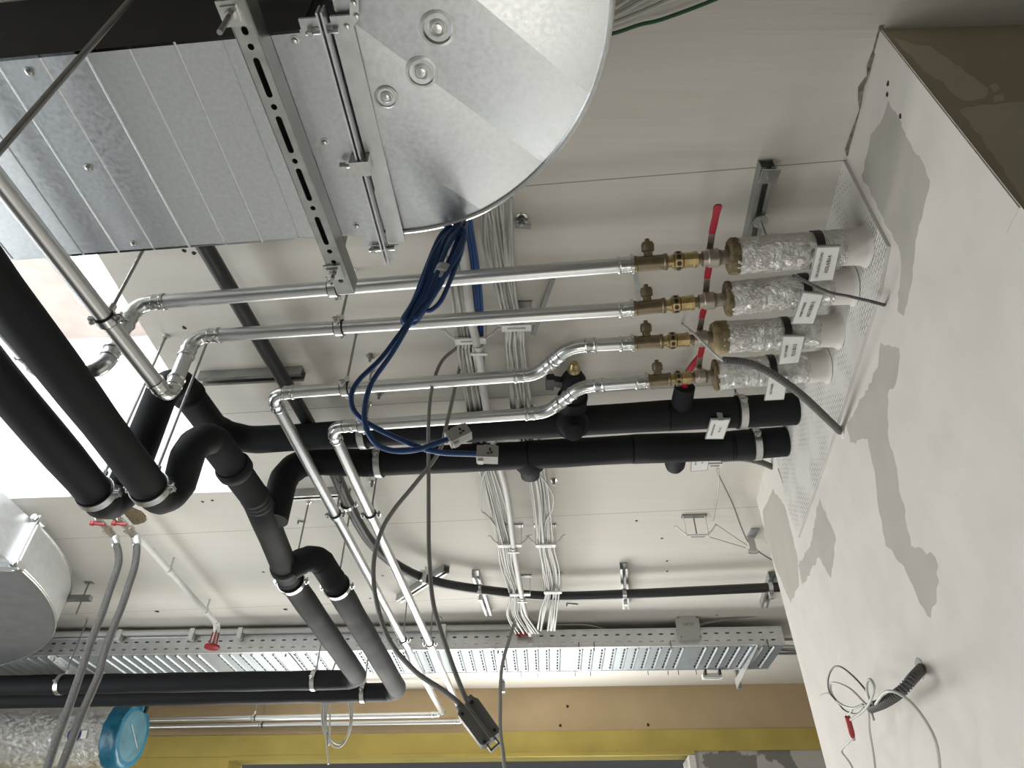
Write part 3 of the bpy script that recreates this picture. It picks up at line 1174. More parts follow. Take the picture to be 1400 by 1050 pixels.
for z in (zl - 0.006, zh + 0.006):
    m_ = MB()
    m_.box(V((x1 + 0.016, yy, z)), 0.05, 0.062, 0.03)
    m_.cyl(V((x1 + 0.02, yy - 0.05, z)), V((x1 + 0.02, yy + 0.05, z)), 0.008, seg=8)
    m_.cyl(V((x1 + 0.02, yy - 0.048, z)), V((x1 + 0.02, yy - 0.036, z)), 0.016, seg=6)
    part('corner_bolt', m_, M['zinc'], fg)
# hanger beside the bend
hp_ = at(122, 796, 1)
pz = at(111, 818, 0.93)
hg = thing('duct_hanger', 'small hanger clip on a rod beside the duct bend', 'hanger', (hp_.x, hp_.y, ZC))
part('threaded_rod', MB().cyl(V((hp_.x, hp_.y, zk(0.89))), V((hp_.x, hp_.y, ZC)), 0.005, seg=8), M['rod'], hg)
part('ceiling_plate', MB().box(V((hp_.x, hp_.y, ZC - 0.002)), 0.05, 0.03, 0.004), M['zinc'], hg, smooth=False)
ec = V((hp_.x - 0.075, hp_.y + 0.0, pz.z))
part('bracket', MB().box(V((hp_.x - 0.05, hp_.y, zk(0.944))), 0.20, 0.035, 0.03), M['rail'], hg, smooth=False)

# ================================================================== STEEL PIPES
def drop(p, k):
    return V((p.x, p.y, zk(k)))


E1 = [at(866, 361.5, KP), at(866, 422, KP), at(866, 469, KP), at(886, 521, KP)]
ENDW = [at(1180, 338, KP), at(1160, 394, KP), at(1144, 456, KP), at(1126, 505, KP)]
INS = [at(1003, 350.5, KP), at(996, 408.5, KP), at(985, 461.5, KP), at(978, 513, KP)]

c1 = at(186, 415.5, KP)
c2 = drop(c1, 0.70)
c3 = V((c2.x - 0.17, c2.y + 0.015, c2.z))
c4 = V((c3.x - 0.3, -2.95, c3.z))
steel_line('steel_pipe', 'first bare steel pipe from the top, nearest the ducts, dropping at its left end', [E1[0], c1, c2, c3, c4], RS, [0.055, 0.05, 0.05], group=None)
c1 = at(265, 460.5, KP)
c2 = drop(c1, 0.71)
e_ = at(0, 250, 0.71)
e2 = c2 + (e_ - c2) * 6.1
steel_line('steel_pipe', 'second bare steel pipe from the top, dropping and running to the left edge', [E1[1], c1, c2, e2], RS, [0.05, 0.045])
steel_line('steel_pipe', 'third bare steel pipe from the top, kinked and turning towards the tan wall',
           [E1[2], at(780, 473.5, KP), at(735, 512, KP), at(370, 538.5, KP), at(606, 977, KP), at(-100, 990, KP)], RS, [0.10, 0.10, 0.05, 0.05])
steel_line('steel_pipe', 'lowest of the four bare steel pipes, kinked in front of the black stub',
           [E1[3], at(795, 528.5, KP), at(748, 564, KP), at(452, 584, KP), at(637, 986.5, KP), at(-100, 999, KP)], RS, [0.10, 0.10, 0.05, 0.05])

# clamps of the steel pipes
def on_seg(a, b, u):
    """point of the segment a-b seen at picture column u"""
    lo, hi = 0.0, 1.0
    def col(p):
        q = p - V((0, 0, CAM_Z))
        fw = q.y * CP + q.z * SP
        return 700 + FPX * q.x / fw
    ca, cb_ = col(a), col(b)
    for _ in range(40):
        m_ = (lo + hi) / 2
        if (col(a.lerp(b, m_)) - u) * (cb_ - ca) < 0:
            lo = m_
        else:
            hi = m_
    return a.lerp(b, lo)


S1 = (at(186, 415.5, KP), E1[0])
S2 = (at(265, 460.5, KP), E1[1])
S3 = (at(370, 538.5, KP), at(735, 512, KP))
S4 = (at(452, 584, KP), at(748, 564, KP))
D3 = (at(370, 538.5, KP), at(606, 977, KP))
D4 = (at(452, 584, KP), at(637, 986.5, KP))
X3 = (at(606, 977, KP), at(100, 986, KP))
X4 = (at(637, 986.5, KP), at(100, 995, KP))
LO2 = (drop(at(265, 460.5, KP), 0.71), drop(at(265, 460.5, KP), 0.71) + (at(0, 250, 0.71) - drop(at(265, 460.5, KP), 0.71)) * 1.2)
for (seg, u, lab) in ((S1, 456, 'pipe clamp behind the end of the slotted trapeze rail'),
                      (S2, 464, 'pipe clamp on the second steel pipe from the top'),
                      (S3, 472, 'pipe clamp on the third steel pipe from the top'),
                      (S4, 495, 'pipe clamp on the lowest bare steel pipe beside the blue cables'),
                      (LO2, 145, 'pipe clamp on the steel pipe in front of the skylight'),
                      (D3, 459, 'nearer pipe clamp on the left of the two steel pipes running to the tan wall'),
                      (D3, 551, 'farther pipe clamp on the left of the two steel pipes, by the cable tray'),
                      (D4, 507, 'nearer pipe clamp on the right of the two steel pipes running to the tan wall'),
                      (D4, 588, 'farther pipe clamp on the right of the two steel pipes, by the cable tray'),
                      (X3, 347, 'pipe clamp on the upper steel pipe along the tan wall'),
                      (X4, 357, 'pipe clamp on the lower steel pipe along the tan wall')):
    a, b = seg
    pipe_clamp(lab, on_seg(a, b, u), (b - a), RS)

# ------------------------------------------------------------------ brass fittings, levers, foil-wrapped ends, labels
ORD = ['first', 'second', 'third', 'fourth']
TXT = [('CIRCULATION LEITUNG', 'ADL4/B14'), ('WARM WASSER', 'AD18/B12'), ('KALT WASSER', '7D1/B12'), ('KALT WASSER', '')]
TAGS = [[(1117, 337), (1149.5, 336), (1139, 383.5), (1106, 386)], [(1098, 399), (1126.5, 402), (1112, 443.5), (1082, 443.5)],
        [(1070.5, 459), (1101, 459), (1092, 496.5), (1064.5, 499)], [(1051, 512), (1078, 514), (1072, 546.5), (1045, 548)]]
for i in range(4):
    s, e = E1[i], INS[i]
    d = (e - s)
    L = d.length
    d.normalize()
    side = UP.cross(d).normalized()
    near = -side if side.y > 0 else side            # towards the lens
    P = lambda f: s + d * (L * f)
    bv = thing('brass_valve', f'{ORD[i]} brass drain tee and ball valve from the top, between steel pipe and foil wrap', 'valve', s)
    r = 0.021
    cc = MB()
    cc.lathe(s - d * 0.045, d, [(0, r * 1.03), (0, r * 1.2), (0.005, r * 1.25), (0.009, r * 1.1), (0.036, r * 1.12), (0.037, r * 1.42), (0.045, r * 1.42), (0.046, r)], 20)
    part('press_adapter', cc, M['fitting'], bv)
    te = MB().lathe(s, d, [(0, r * 0.8), (0, r * 1.12), (L * .03, r * 1.15), (L * .04, r * 1.03), (L * .30, r * 1.03), (L * .31, r * 1.15), (L * .34, r * 1.12), (L * .34, r * .8)], 20)
    part('tee_body', te, M['brass'], bv)
    sd = (near * 0.62 + UP * 0.78).normalized()
    st = P(.155)
    sb = MB().lathe(st, sd, [(0, .013), (.032, .0125), (.034, .018), (.052, .0185), (.060, .015), (.062, .006)], 18)
    sb.lathe(st + sd * .058, sd, [(0, .007), (.010, .007), (.012, .005)], 8)
    part('drain_plug', sb, M['brass'], bv)
    un = MB().lathe(P(.34), d, [(0, r * .8), (L * .05, r * .8), (L * .05, r * .95), (L * .06, r * .95)], 18)
    un.lathe(P(.40), d, [(0, r * .9), (L * .012, r * 1.27), (L * .085, r * 1.27), (L * .1, r * .95)], 8)
    unut = part('union_nut', un, M['brass_bright'], bv, angle=25)
    for kk in range(8):
        a = 2 * math.pi * (kk + .5) / 8
        dd, uu, ww = frame(d)
        nn = uu * math.cos(a) + ww * math.sin(a)
        part('union_recess', MB().lathe(P(.447) + nn * r * 1.15, nn, [(0, .0066), (r * .12, .0066), (r * .125, .005)], 12), M['black'], unut)
    un = MB().lathe(P(.50), d, [(0, r * .85), (0, r * 1.02), (L * .10, r * 1.02), (L * .10, r * 1.1), (L * .14, r * 1.1), (L * .14, r * .8)], 8)
    part('union_tail', un, M['brass_bright'], bv, angle=25)
    nk = MB().lathe(P(.64), d, [(0, r * .72), (L * .05, r * .72), (L * .05, r * .98), (L * .07, r * .98)], 18)
    part('threaded_neck', nk, M['brass'], bv)
    vb = MB().lathe(P(.69), d, [(0, r * .8), (0, r * 1.05), (L * .05, r * 1.08), (L * .06, r * 1.25), (L * .15, r * 1.28), (L * .17, r * 1.08), (L * .20, r * .95), (L * .31, r * .95)], 20)
    part('valve_body', vb, M['nickel'], bv)
    # lever: stem on top of the valve, flat steel with a red sleeve, pointing away from the pipe
    vc = P(.79)
    lv = MB().cyl(vc + UP * .02, vc + UP * .038, .008, seg=12)
    lv.cyl(vc + UP * .034, vc + UP * .046, .0105, seg=6)
    part('valve_stem', lv, M['nickel'], bv)
    lz = UP * .040
    lp0 = vc + lz - near * .012
    lp1 = vc + lz + near * .055
    ht = at(975, 277, KP + .024) if i == 0 else None
    la = vc + lz + near * .150 + d * (0.006)
    lvr = part('valve_lever', MB().bar(lp0, lp1, .018, .004), M['nickel'], bv, smooth=False)
    gd = (la - lp1).normalized()
    gs = gd.cross(UP).normalized()
    gr = MB()
    rows = [(0, .0095, .004), (.25, .0105, .005), (.6, .0098, .005), (.85, .0115, .0055), (.95, .012, .0055), (1, .008, .004)]
    vs, fs = [], []
    for t_, hw, hh in rows:
        c_ = lp1.lerp(la, t_)
        for kk in range(8):
            a = 2 * math.pi * kk / 8
            vs.append(c_ + gs * hw * math.copysign(abs(math.cos(a)) ** .6, math.cos(a)) + UP * hh * math.copysign(abs(math.sin(a)) ** .6, math.sin(a)))
    for j in range(len(rows) - 1):
        for kk in range(8):
            fs.append((j * 8 + kk, j * 8 + (kk + 1) % 8, (j + 1) * 8 + (kk + 1) % 8, (j + 1) * 8 + kk))
    fs += [tuple(range(8))[::-1], tuple(range((len(rows) - 1) * 8, len(rows) * 8))]
    part('lever_sleeve', gr.add(vs, fs), M['red'], lvr, label='red lever sleeve', angle=50)

    # foil wrapped end running into the filling
    en = s + d * 3
    den = d.dot(PN)
    tW = (PA + PN * (PT + 0.0005) - s).dot(PN) / den
    wl = s + d * tW
    fo = thing('foil_wrapped_pipe', f'{ORD[i]} foil-wrapped pipe end from the top, running into the white filling', 'insulated pipe', e)
    fl_L = (wl - e).length
    j = MB()
    prof = []
    nn_ = 46
    for q in range(nn_ + 1):
        t_ = q / nn_ * (fl_L * .82)
        prof.append((t_, RI * (1 + random.uniform(-.012, .012))))
    j.lathe(e, d, [(0, .03)] + prof + [(fl_L * .82, .03)], 44, jit=.018)
    part('foil_jacket', j, M['foil'], fo, angle=60)
    j = MB().lathe(e + d * (fl_L * .72), d, [(fl_L * .08, RI * .9), (fl_L * .085, RI * .99), (fl_L * .14, RI * 1.0), (fl_L * .19, RI * 1.01), (fl_L * .24, RI * 1.03), (fl_L * .26, RI * 1.08), (fl_L * .275, RI * 1.2)], 36, jit=.02)
    part('plastered_sleeve', j, M['plaster'], fo, angle=60)
    wl_t = (.024, .016, .045, .012)[i]
    j = MB().lathe(e - d * wl_t * .6, d, [(0, .02), (.0, RI * .92), (wl_t * .3, RI * 1.04), (wl_t, RI * 1.02), (wl_t, .02)], 30, jit=.05)
    part('wool_end', j, M['wool'] if i != 2 else M['wool_gold'], fo, label='brown mineral wool showing at the cut end', angle=70)
    # label hanging under the wrap
    tg = TAGS[i]
    kz = KP - (RI + .010) / H
    q = [at(u, v, kz) for u, v in tg]
    lb = thing('pipe_label', f'white label plate under the {ORD[i]} foil-wrapped pipe from the top', 'label', q[0])
    X = (q[1] - q[0])
    Y = (q[0] - q[3])
    part('label_frame', MB().prism([p - UP * 0 for p in q], UP * .006), M['clear'], lb, smooth=False)
    ce = sum(q, V((0, 0, 0))) / 4
    part('label_card', MB().prism([ce + (p - ce) * .93 - UP * .0008 for p in q], UP * .003), M['paper'], lb, smooth=False)
    # writing reads along the plate's long side, facing down
    LX = (-(q[3] - q[0])).normalized()
    LY = -(X.normalized())
    LY = (LY - LX * LY.dot(LX)).normalized()
    lw = (q[3] - q[0]).length
    wx = X.length
    tx = MB()
    lettering(tx, TXT[i][0], wx * .165, ce + LY * wx * .24 - UP * .0024, LX, LY, .80)
    part('printed_line', tx, M['ink'], lb, smooth=False)
    if TXT[i][1]:
        tx = MB()
        lettering(tx, TXT[i][1], wx * .235, ce - LY * wx * .12 - UP * .0024, LX, LY, 1.0)
        part('written_line', tx, M['ink'], lb, smooth=False)
    # black strap that carries the label
    sp = (q[0] + q[1]) / 2
    tS = (sp - e).dot(d) - .006
    part('strap', MB().lathe(e + d * (tS - .011), d, [(0, RI * .9), (0, RI * 1.05), (.022, RI * 1.05), (.022, RI * .9)], 30), M['black'], lb)

# ================================================================== BLACK INSULATED PIPES
def foam_line(name, label, pts, r, bend, cat='insulated pipe', into=None):
    t = into or thing(name, label, cat, pts[0])
    n = len(pts)
    path = [pts[0]]
    for i in range(1, n - 1):
        br = bend[i - 1] if isinstance(bend, (list, tuple)) else bend
        path += fillet_arc(pts[i - 1], pts[i], pts[i + 1], br, 12)
    path.append(pts[-1])
    full = []
    for a, b in zip(path, path[1:]):
        L = (b - a).length
        m_ = max(1, int(L / .12))
        for j in range(m_):
            full.append(a.lerp(b, j / m_))
    full.append(path[-1])
    r0, r1 = r if isinstance(r, tuple) else (r, r)
    rs = [(r0 + (r1 - r0) * i / (len(full) - 1)) * (1 + .02 * math.sin(i * 1.7) + random.uniform(-.012, .012)) for i in range(len(full))]
    part('branch_sleeve' if into else 'foam_sleeve', MB().tube(full, rs, 32), M['rubber'], t, angle=60)
    return t


def foam_ring(t, p, d, r, w_=.02, k=1.045):
    d = d.normalized()
    return part('sleeve_collar', MB().lathe(p - d * w_ / 2, d, [(0, r * .97), (w_ * .25, r * k), (w_ * .8, r * k), (w_, r * .97)], 32), M['rubber'], t)


W5 = at(1105, 558, KB)
_d = (W5 - at(1005, 563.5, KB)).normalized()
W5 = W5 + _d * ((PA + PN * (PT + .001) - W5).dot(PN) / _d.dot(PN) - .004)
p5 = [W5, at(1005, 563.5, KB), at(914, 568, KB), at(800, 575, KB), at(640, 585, KB), at(500, 592, KB)]
a5, b5 = at(306, 604, KB), at(233, 507, .89)
b5l = at(156, 704, .625)
b5e = b5l + (at(0, 520, .625) - at(130, 672, .625)).normalized() * 4.3
bb = foam_line('insulated_pipe', 'black insulated pipe ending highest at the wall, looping round to the far left edge',
               p5 + [a5, b5, b5l, b5e], (.062, .049), [.3, .3, .3, .3, .3, .15, .085, .068])
foam_ring(bb, b5.lerp(a5, .30), a5 - b5, RB, .03)
W6 = at(1095, 602, KB)
_d = (W6 - at(1000, 609.5, KB)).normalized()
W6 = W6 + _d * ((PA + PN * (PT + .001) - W6).dot(PN) / _d.dot(PN) - .004)
p6 = [W6, at(1000, 609.5, KB), at(864, 614, KB), at(722, 622, KB), at(500, 633, KB), at(394, 629, KB)]
ad0, ad1, ad2 = at(270, 572, .765), at(352, 684, .765), at(395, 790, .765)
dr = drop(p6[-1], .765)
al = at(234, 705, .625)
ae = at(0, 404, .625) + (at(0, 404, .625) - at(204, 672, .625)).normalized() * 3.9
ae.z = zk(.625)
adE = at(492, 929, .765)
u_l = at(0, 937, .765)
aa = foam_line('insulated_pipe', 'black insulated pipe crossing the skylight, looping over, then forking towards the cable tray',
               [ae, al, ad0, ad1, ad2, adE, u_l + (u_l - adE) * .15], (.0485, .0585), [.068, .075, .5, .5, .10])
foam_ring(aa, on_seg(ad0, ad1, 320), ad1 - ad0, RB * 1.04, .05, 1.06)
foam_ring(aa, on_seg(ad1, ad2, 389), ad2 - ad1, RB * 1.02, .05, 1.07)
cc6 = foam_line('insulated_pipe', 'lower black insulated pipe at the wall, bending down onto the pipe below it', p6 + [drop(p6[-1], .755)], (.061, .058), [.3, .3, .3, .3, .12])
jl, jc = at(398, 775, .765), at(432, 757, .80)
j2, j3 = at(460, 800, .765), at(546, 946, .765)
u_m = at(0, 956, .765)
dd_ = foam_line('insulated_pipe', 'right of the two black insulated pipes bending under the cable tray', [jl, jc, j2, j3, u_m + (u_m - j3) * .15], RB, [.075, .3, .10], into=aa)

for (p, d, r, lab) in ((on_seg(at(0, 404, .625), al, 205), al - ae, .0525, 'pipe clamp on the thick black pipe at the skylight, right of two'),
                       (on_seg(at(0, 520, .625), b5l, 131), b5l - b5e, .052, 'pipe clamp on the thick black pipe at the skylight, left of two'),
                       (on_seg(p5[0], p5[1], 1013), p5[1] - p5[0], .063, 'pipe clamp near the wall on the upper black pipe'),
                       (on_seg(p6[0], p6[1], 1033), p6[1] - p6[0], .0625, 'pipe clamp near the wall on the lower black pipe'),
                       (on_seg(p5[5], a5, 497), a5 - p5[5], .060, 'pipe clamp on the upper black pipe behind the blue cables'),
                       (on_seg(p6[3], p6[4], 519), p6[4] - p6[3], .061, 'pipe clamp on the lower black pipe under the blue cables'),
                       (on_seg(ad2, adE, 398.5), adE - ad2, RB, 'pipe clamp just below the fork of the black pipes'),
                       (on_seg(j2, j3, 461), j3 - j2, RB, 'pipe clamp on the right branch of the black pipes'),
                       (on_seg(adE, u_l, 430), u_l - adE, RB, 'pipe clamp on the black pipe under the cable tray, nearest the bends'),
                       (on_seg(adE, u_l, 84), u_l - adE, RB, 'pipe clamp on the black pipe under the cable tray, by the hanging hoses'),
                       (on_seg(j3, u_m, 497), u_m - j3, RB, 'pipe clamp on the lower black pipe under the two bends')):
    pipe_clamp(lab, p, d, r, band=.026)

# wrapped valves standing off the black pipes
def wrapped(label, base, tip, prof, cap=None):
    t = thing('wrapped_valve', label, 'valve', base)
    d = tip - base
    L = d.length
    part('foam_cover', MB().lathe(base, d, [(a * L, r) for a, r in prof], 28), M['rubber'], t, angle=50)
    if cap:
        d.normalize()
        part('brass_cap', MB().lathe(tip - d * .004, d, [(0, .024), (.022, .024), (.030, .018), (.044, .014), (.046, .004)], 18), M['brass_bright'], t, label='golden brass cap')
    return t


vb0 = on_seg(p5[3], p5[4], 781)
vdir = (at(778, 500, KB + .0) - vb0)
vdir = V((-.02, -.80, .08)).normalized()
w1 = wrapped('wrapped strainer with golden cap on the upper black pipe beside the kinked steel pipes', vb0, vb0 + vdir * .27,
             [(0, .05), (.3, .055), (.52, .058), (.53, .046), (.86, .046), (.97, .030), (1.0, .026)], True)
part('foam_bowl', MB().lathe(vb0 + V((0, -.02, 0)), V((0, -.42, -.9)), [(0, .062), (.055, .064), (.058, .054), (.12, .034), (.128, .01)], 28), M['rubber'], w1)
q1 = at(752, 520, KB + .01)
part('side_handle', MB().bar(q1 + V((0, .04, 0)), q1 - V((0, .02, 0)), .03, .03).bar(q1, q1 + V((.10, .03, 0)), .03, .028), M['black'], w1)
vb1 = on_seg(p5[1], p5[2], 929)
w2 = wrapped('wrapped stub with a red lever on the upper black pipe near the wall', vb1, vb1 + V((0, -.135, .03)), [(0, .040), (.6, .040), (1.0, .038)])
lb = vb1 + V((0, -.13, .03))
path = spline([lb, lb + V((-.004, -.05, .01)), lb + V((.012, -.10, .02)), lb + V((.03, -.14, .03))], 5)
part('valve_lever', MB().tube(path, [.012] * (len(path) - 4) + [.011, .010, .0095, .009], 10), M['red'], w2, label='bent red lever')
vb2 = on_seg(p6[2], p6[3], 724)
wrapped('wrapped stub bulging under the lower black pipe beside the cables', vb2, vb2 + V((.005, .12, -.04)), [(0, .06), (.45, .062), (.62, .045), (.9, .040), (1, .02)])
vb3 = on_seg(p6[1], p6[2], 928)
wrapped('wrapped round stub under the lower black pipe beside a label', vb3, vb3 + V((0, .145, -.02)), [(0, .042), (.72, .042), (.86, .034), (.96, .018), (1, .006)])
# labels on the black pipes
for (tg, kz, lab, t1, t2) in (([(972, 573.5), (999, 573), (989, 600.5), (964, 600.5)], KB - (RB + .008) / H, 'white label plate on the upper black pipe', 'HEIZUNG RUECKLAUF', 'RL 1/2'),
                              ([(945.5, 622), (971, 619.5), (967.5, 643), (944, 645)], KB - (RB * .7) / H, 'white label plate on the lower black pipe beside the round stub', 'HZG VL', 'VL')):
    q = [at(u, v, kz) for u, v in tg]
    lb_ = thing('pipe_label', lab, 'label', q[0])
    ce = sum(q, V((0, 0, 0))) / 4
    X = q[1] - q[0]
    part('label_frame', MB().prism(q, UP * .007), M['clear'], lb_, smooth=False)
    part('label_card', MB().prism([ce + (p - ce) * .92 - UP * .0008 for p in q], UP * .003), M['paper'], lb_, smooth=False)
    LX = (-(q[3] - q[0])).normalized()
    LY = -(X.normalized())
    LY = (LY - LX * LY.dot(LX)).normalized()
    wx = X.length
    tx = MB()
    lettering(tx, t1, wx * .12, ce + LY * wx * .24 - UP * .0024, LX, LY, .8)
    part('printed_line', tx, M['ink'], lb_, smooth=False)
    tx = MB()
    lettering(tx, t2, wx * .15, ce - LY * wx * .12 - UP * .0024, LX, LY, 1)
    part('written_line', tx, M['ink_grey'], lb_, smooth=False)
    p = (q[0] + q[1]) / 2
    part('strap', MB().box(p + UP * .02 + V((0, .0, 0)), .02, .004, .05), M['clear'], lb_, smooth=False)

# ------------------------------------------------------------------ black hose on the ceiling and its rails
KH = .95
hp = [at(u, v, KH) for u, v in ((225, 245), (282, 340), (350, 456), (421, 577), (455, 640), (478, 692), (508, 742), (548, 776), (602, 797), (690, 810), (760, 815), (860, 812), (960, 807.5), (1056, 803), (1100, 801))]
solo('black_hose', MB().tube(spline(hp, 8), .027, 16), M['hose_black'], 'long black hose along the ceiling, curving round and passing behind the wall corner', 'hose', angle=60)


def ceil_rail(name, label, a, b, wd=.041, h=.041, slots=True):
    t = thing(name, label, 'mounting rail', (a + b) / 2)
    d = (b - a)
    d.z = 0
    L = d.length
    d.normalize()
    n_ = V((d.y, -d.x, 0))
    a = V((a.x, a.y, ZC))
    m_ = MB()
    for sgn in (-1, 1):
        m_.bar(a + n_ * sgn * (wd / 2) - UP * h / 2, a + d * L + n_ * sgn * (wd / 2) - UP * h / 2, .003, h)
        m_.bar(a + n_ * sgn * (wd / 2 - .006) - UP * h, a + d * L + n_ * sgn * (wd / 2 - .006) - UP * h, .012, .003)
    part('rail_channel', m_, M['rail'], t, smooth=False)
    part('rail_back', MB().bar(a - UP * .004, a + d * L - UP * .004, wd, .003), M['rod'], t, smooth=False)
    return t


ceil_rail('ceiling_rail', 'ceiling rail across the black hose, behind the third steel pipe', at(272, 524, .975), at(413, 517, .975))
ceil_rail('ceiling_rail', 'ceiling rail across the black hose, below the black pipes', at(372, 684, .975), at(470, 679, .975))
for (a, b, c, lab) in (((545, 823), (610, 782), (577, 787), 'slanted ceiling rail holding the black hose in its bend'),
                       ((650, 788), (668, 842), (656, 806), 'short ceiling rail holding the black hose left of the cable bundles'),
                       ((853, 778), (856, 833), (854, 812), 'short ceiling rail holding the black hose right of the cable bundles'),
                       ((1057, 790), (1045, 831), (1053, 803), 'short ceiling rail holding the black hose at the wall corner')):
    a, b = at(*a, .977), at(*b, .977)
    t = ceil_rail('ceiling_rail', lab, a, b)
    c = at(*c, KH)
    dn = (b - a).normalized()
    part('hose_clamp', MB().lathe(c - V((dn.y, -dn.x, 0)) * .012, V((dn.y, -dn.x, 0)), [(0, .028), (0, .032), (.024, .032), (.024, .028)], 20), M['zinc'], t)
    part('clamp_screw', MB().box(c - UP * .032 + dn * .03, .02, .02, .05).cyl(c + dn * .035 - UP * .03, c + dn * .035 + UP * .04, .005, seg=8), M['zinc'], t)
h6 = on_seg(hp[4], hp[5], 474)
pipe_clamp('hose clamp on the black hose between the two steel pipes', at(475, 690, KH), hp[6] - hp[4], .027, cat='hose clamp', rodlen=ZC - .002)
# upright rail piece near the wall with a rod
t = ceil_rail('ceiling_rail', 'short ceiling rail above the first foil-wrapped pipe', at(1051, 229, .977), at(1024, 352, .977))
p = at(1052, 241, .972)
part('end_plate', MB().box(p - UP * .001, .052, .045, .005), M['zinc'], t, smooth=False)
part('plate_bolt', MB().cyl(p, p - UP * .016, .009, seg=6), M['zinc'], t)
p = at(1040, 303, .972)
part('washer', MB().cyl(p, p - UP * .003, .023, seg=24), M['zinc'], t)
part('threaded_rod', MB().cyl(p, V((p.x, p.y, zk(KP) + .04)), .0045, seg=8), M['zinc'], t)
# second rail end seen between the first two foil wraps
# thin loose rods and strips near the valves
q = at(873, 372, .93)
solo('steel_strip', MB().bar(at(868, 372, .985), at(875, 420, .985), .014, .003), M['rail'], 'thin steel strip on the ceiling below the first brass tee', 'strip', smooth=False)
solo('steel_strip', MB().bar(at(756, 381, .985), at(729, 458, .985), .016, .006), M['rod'], 'thin slanted steel strip on the ceiling right of the cable bundles', 'strip', smooth=False)

# ================================================================== CABLES ON THE CEILING
def stations_at(tab, v):
    for a, b in zip(tab, tab[1:]):
        if a[0] <= v <= b[0]:
            t = (v - a[0]) / (b[0] - a[0])
            return [a[i] + (b[i] - a[i]) * t for i in range(4)]
    return list(tab[-1] if v > tab[-1][0] else tab[0])


# (v, left, right, level)
T1 = [(255, 590, 614, .965), (376, 612, 637, .95), (466, 627, 647, .942), (483, 628, 648, .945), (560, 637, 664, .955), (610, 645, 668, .955), (675, 663, 688, .955), (744, 681, 704, .942), (775, 686, 708, .955), (813, 697, 717, .942), (840, 693, 724, .93), (866, 706, 742, .925)]
T2 = [(270, 655, 698, .965), (340, 664, 703, .965), (411, 682, 708, .955), (447, 690, 716, .942), (483, 690, 717, .95), (560, 698, 728, .955), (620, 716, 742, .955), (675, 728, 752, .955), (745, 734, 757, .942), (780, 740, 764, .955), (811, 746, 764, .942), (835, 738, 762, .93), (862, 732, 760, .925)]


def bundle(tab, n, r, label, group, seed, mats):
    rnd = random.Random(seed)
    for i in range(n):
        s0 = (i + .5) / n
        ph, am = rnd.uniform(0, 6), rnd.uniform(.04, .16)
        kz = rnd.uniform(-.004, .006)
        pts = []
        for v, l, rr, k in tab:
            s = s0 + am * math.sin(ph + v * .021 * (1 + .3 * math.sin(i)))
            u = l + (rr - l) * min(1.05, max(-.05, s))
            bulge = rnd.uniform(-.004, .004)
            pts.append(at(u, v, min(.985, k + kz + bulge)))
        m_ = mats(i)
        solo('cable', MB().tube(spline(pts, 5), r, 7, True), m_, label[1] if m_ is M['cable_green'] else label[0], 'cable', group + (' green' if m_ is M['cable_green'] else ''), angle=80)


bundle(T1, 15, .0048, ('thin white cable in the left ceiling bundle, beside the grey conduit', 'green cable in the left ceiling bundle'), 'cables of the left ceiling bundle', 3, lambda i: M['cable_green'] if i == 11 else M['cable_white'])
bundle(T2, 14, .0048, ('thin white cable in the right ceiling bundle', ''), 'cables of the right ceiling bundle', 5, lambda i: M['cable_white'])
# loose loops at the bundles
solo('cable', MB().tube(spline([at(u, v, .945) for u, v in ((668, 640), (659, 655), (657, 695), (664, 703), (672, 712), (684, 730), (690, 746))], 6), .0045, 7), M['cable_white'], 'loose white cable bowing out left of the left ceiling bundle', 'cable')
solo('cable', MB().tube(spline([at(u, v, .945) for u, v in ((738, 650), (748, 662), (757, 680), (754, 700), (747, 712), (744, 730), (752, 748))], 6), .0042, 7), M['cable_white'], 'loose white cable bowing out right of the right ceiling bundle', 'cable')
for i, (uo, lab) in enumerate(((0, 'left'), (6, 'middle'), (11, 'right'))):
    solo('cable', MB().tube(spline([at(632 + uo * .5, 250, .955), at(638 + uo * .6, 310, .95), at(645 + uo * .7, 360, .95), at(650 + uo * .8, 420, .95), at(654 + uo * .5, 470, .95), at(658 + uo * .5, 560, .956)], 5), .0055, 8), M['cable_blue'], f'dark blue cable on the ceiling right of the grey conduit, {lab} of three', 'cable')
# grey conduit with couplings
ct = [(628, 300), (638, 386), (645, 440), (654, 480), (664, 551), (677, 615), (693, 675), (703, 753), (714, 818), (725, 868)]
cnd = thing('conduit', 'pale grey plastic conduit running along the left ceiling bundle', 'conduit', at(690, 660, .94))
part('conduit_tube', MB().tube(spline([at(u, v, .936) for u, v in ct], 5), .0155, 16), M['conduit_grey'], cnd, angle=60)
for u, v in ((655, 479), (702, 751), (714, 819)):
    p = at(u, v, .936)
    part('conduit_coupling', MB().lathe(p, V((.05, 1, 0)), [(-.03, .016), (-.03, .0195), (.01, .0195), (.01, .016)], 18), M['conduit_grey'], cnd)
    part('conduit_clip', MB().box(p - UP * .018, .06, .012, .006), M['white'], cnd, smooth=False)


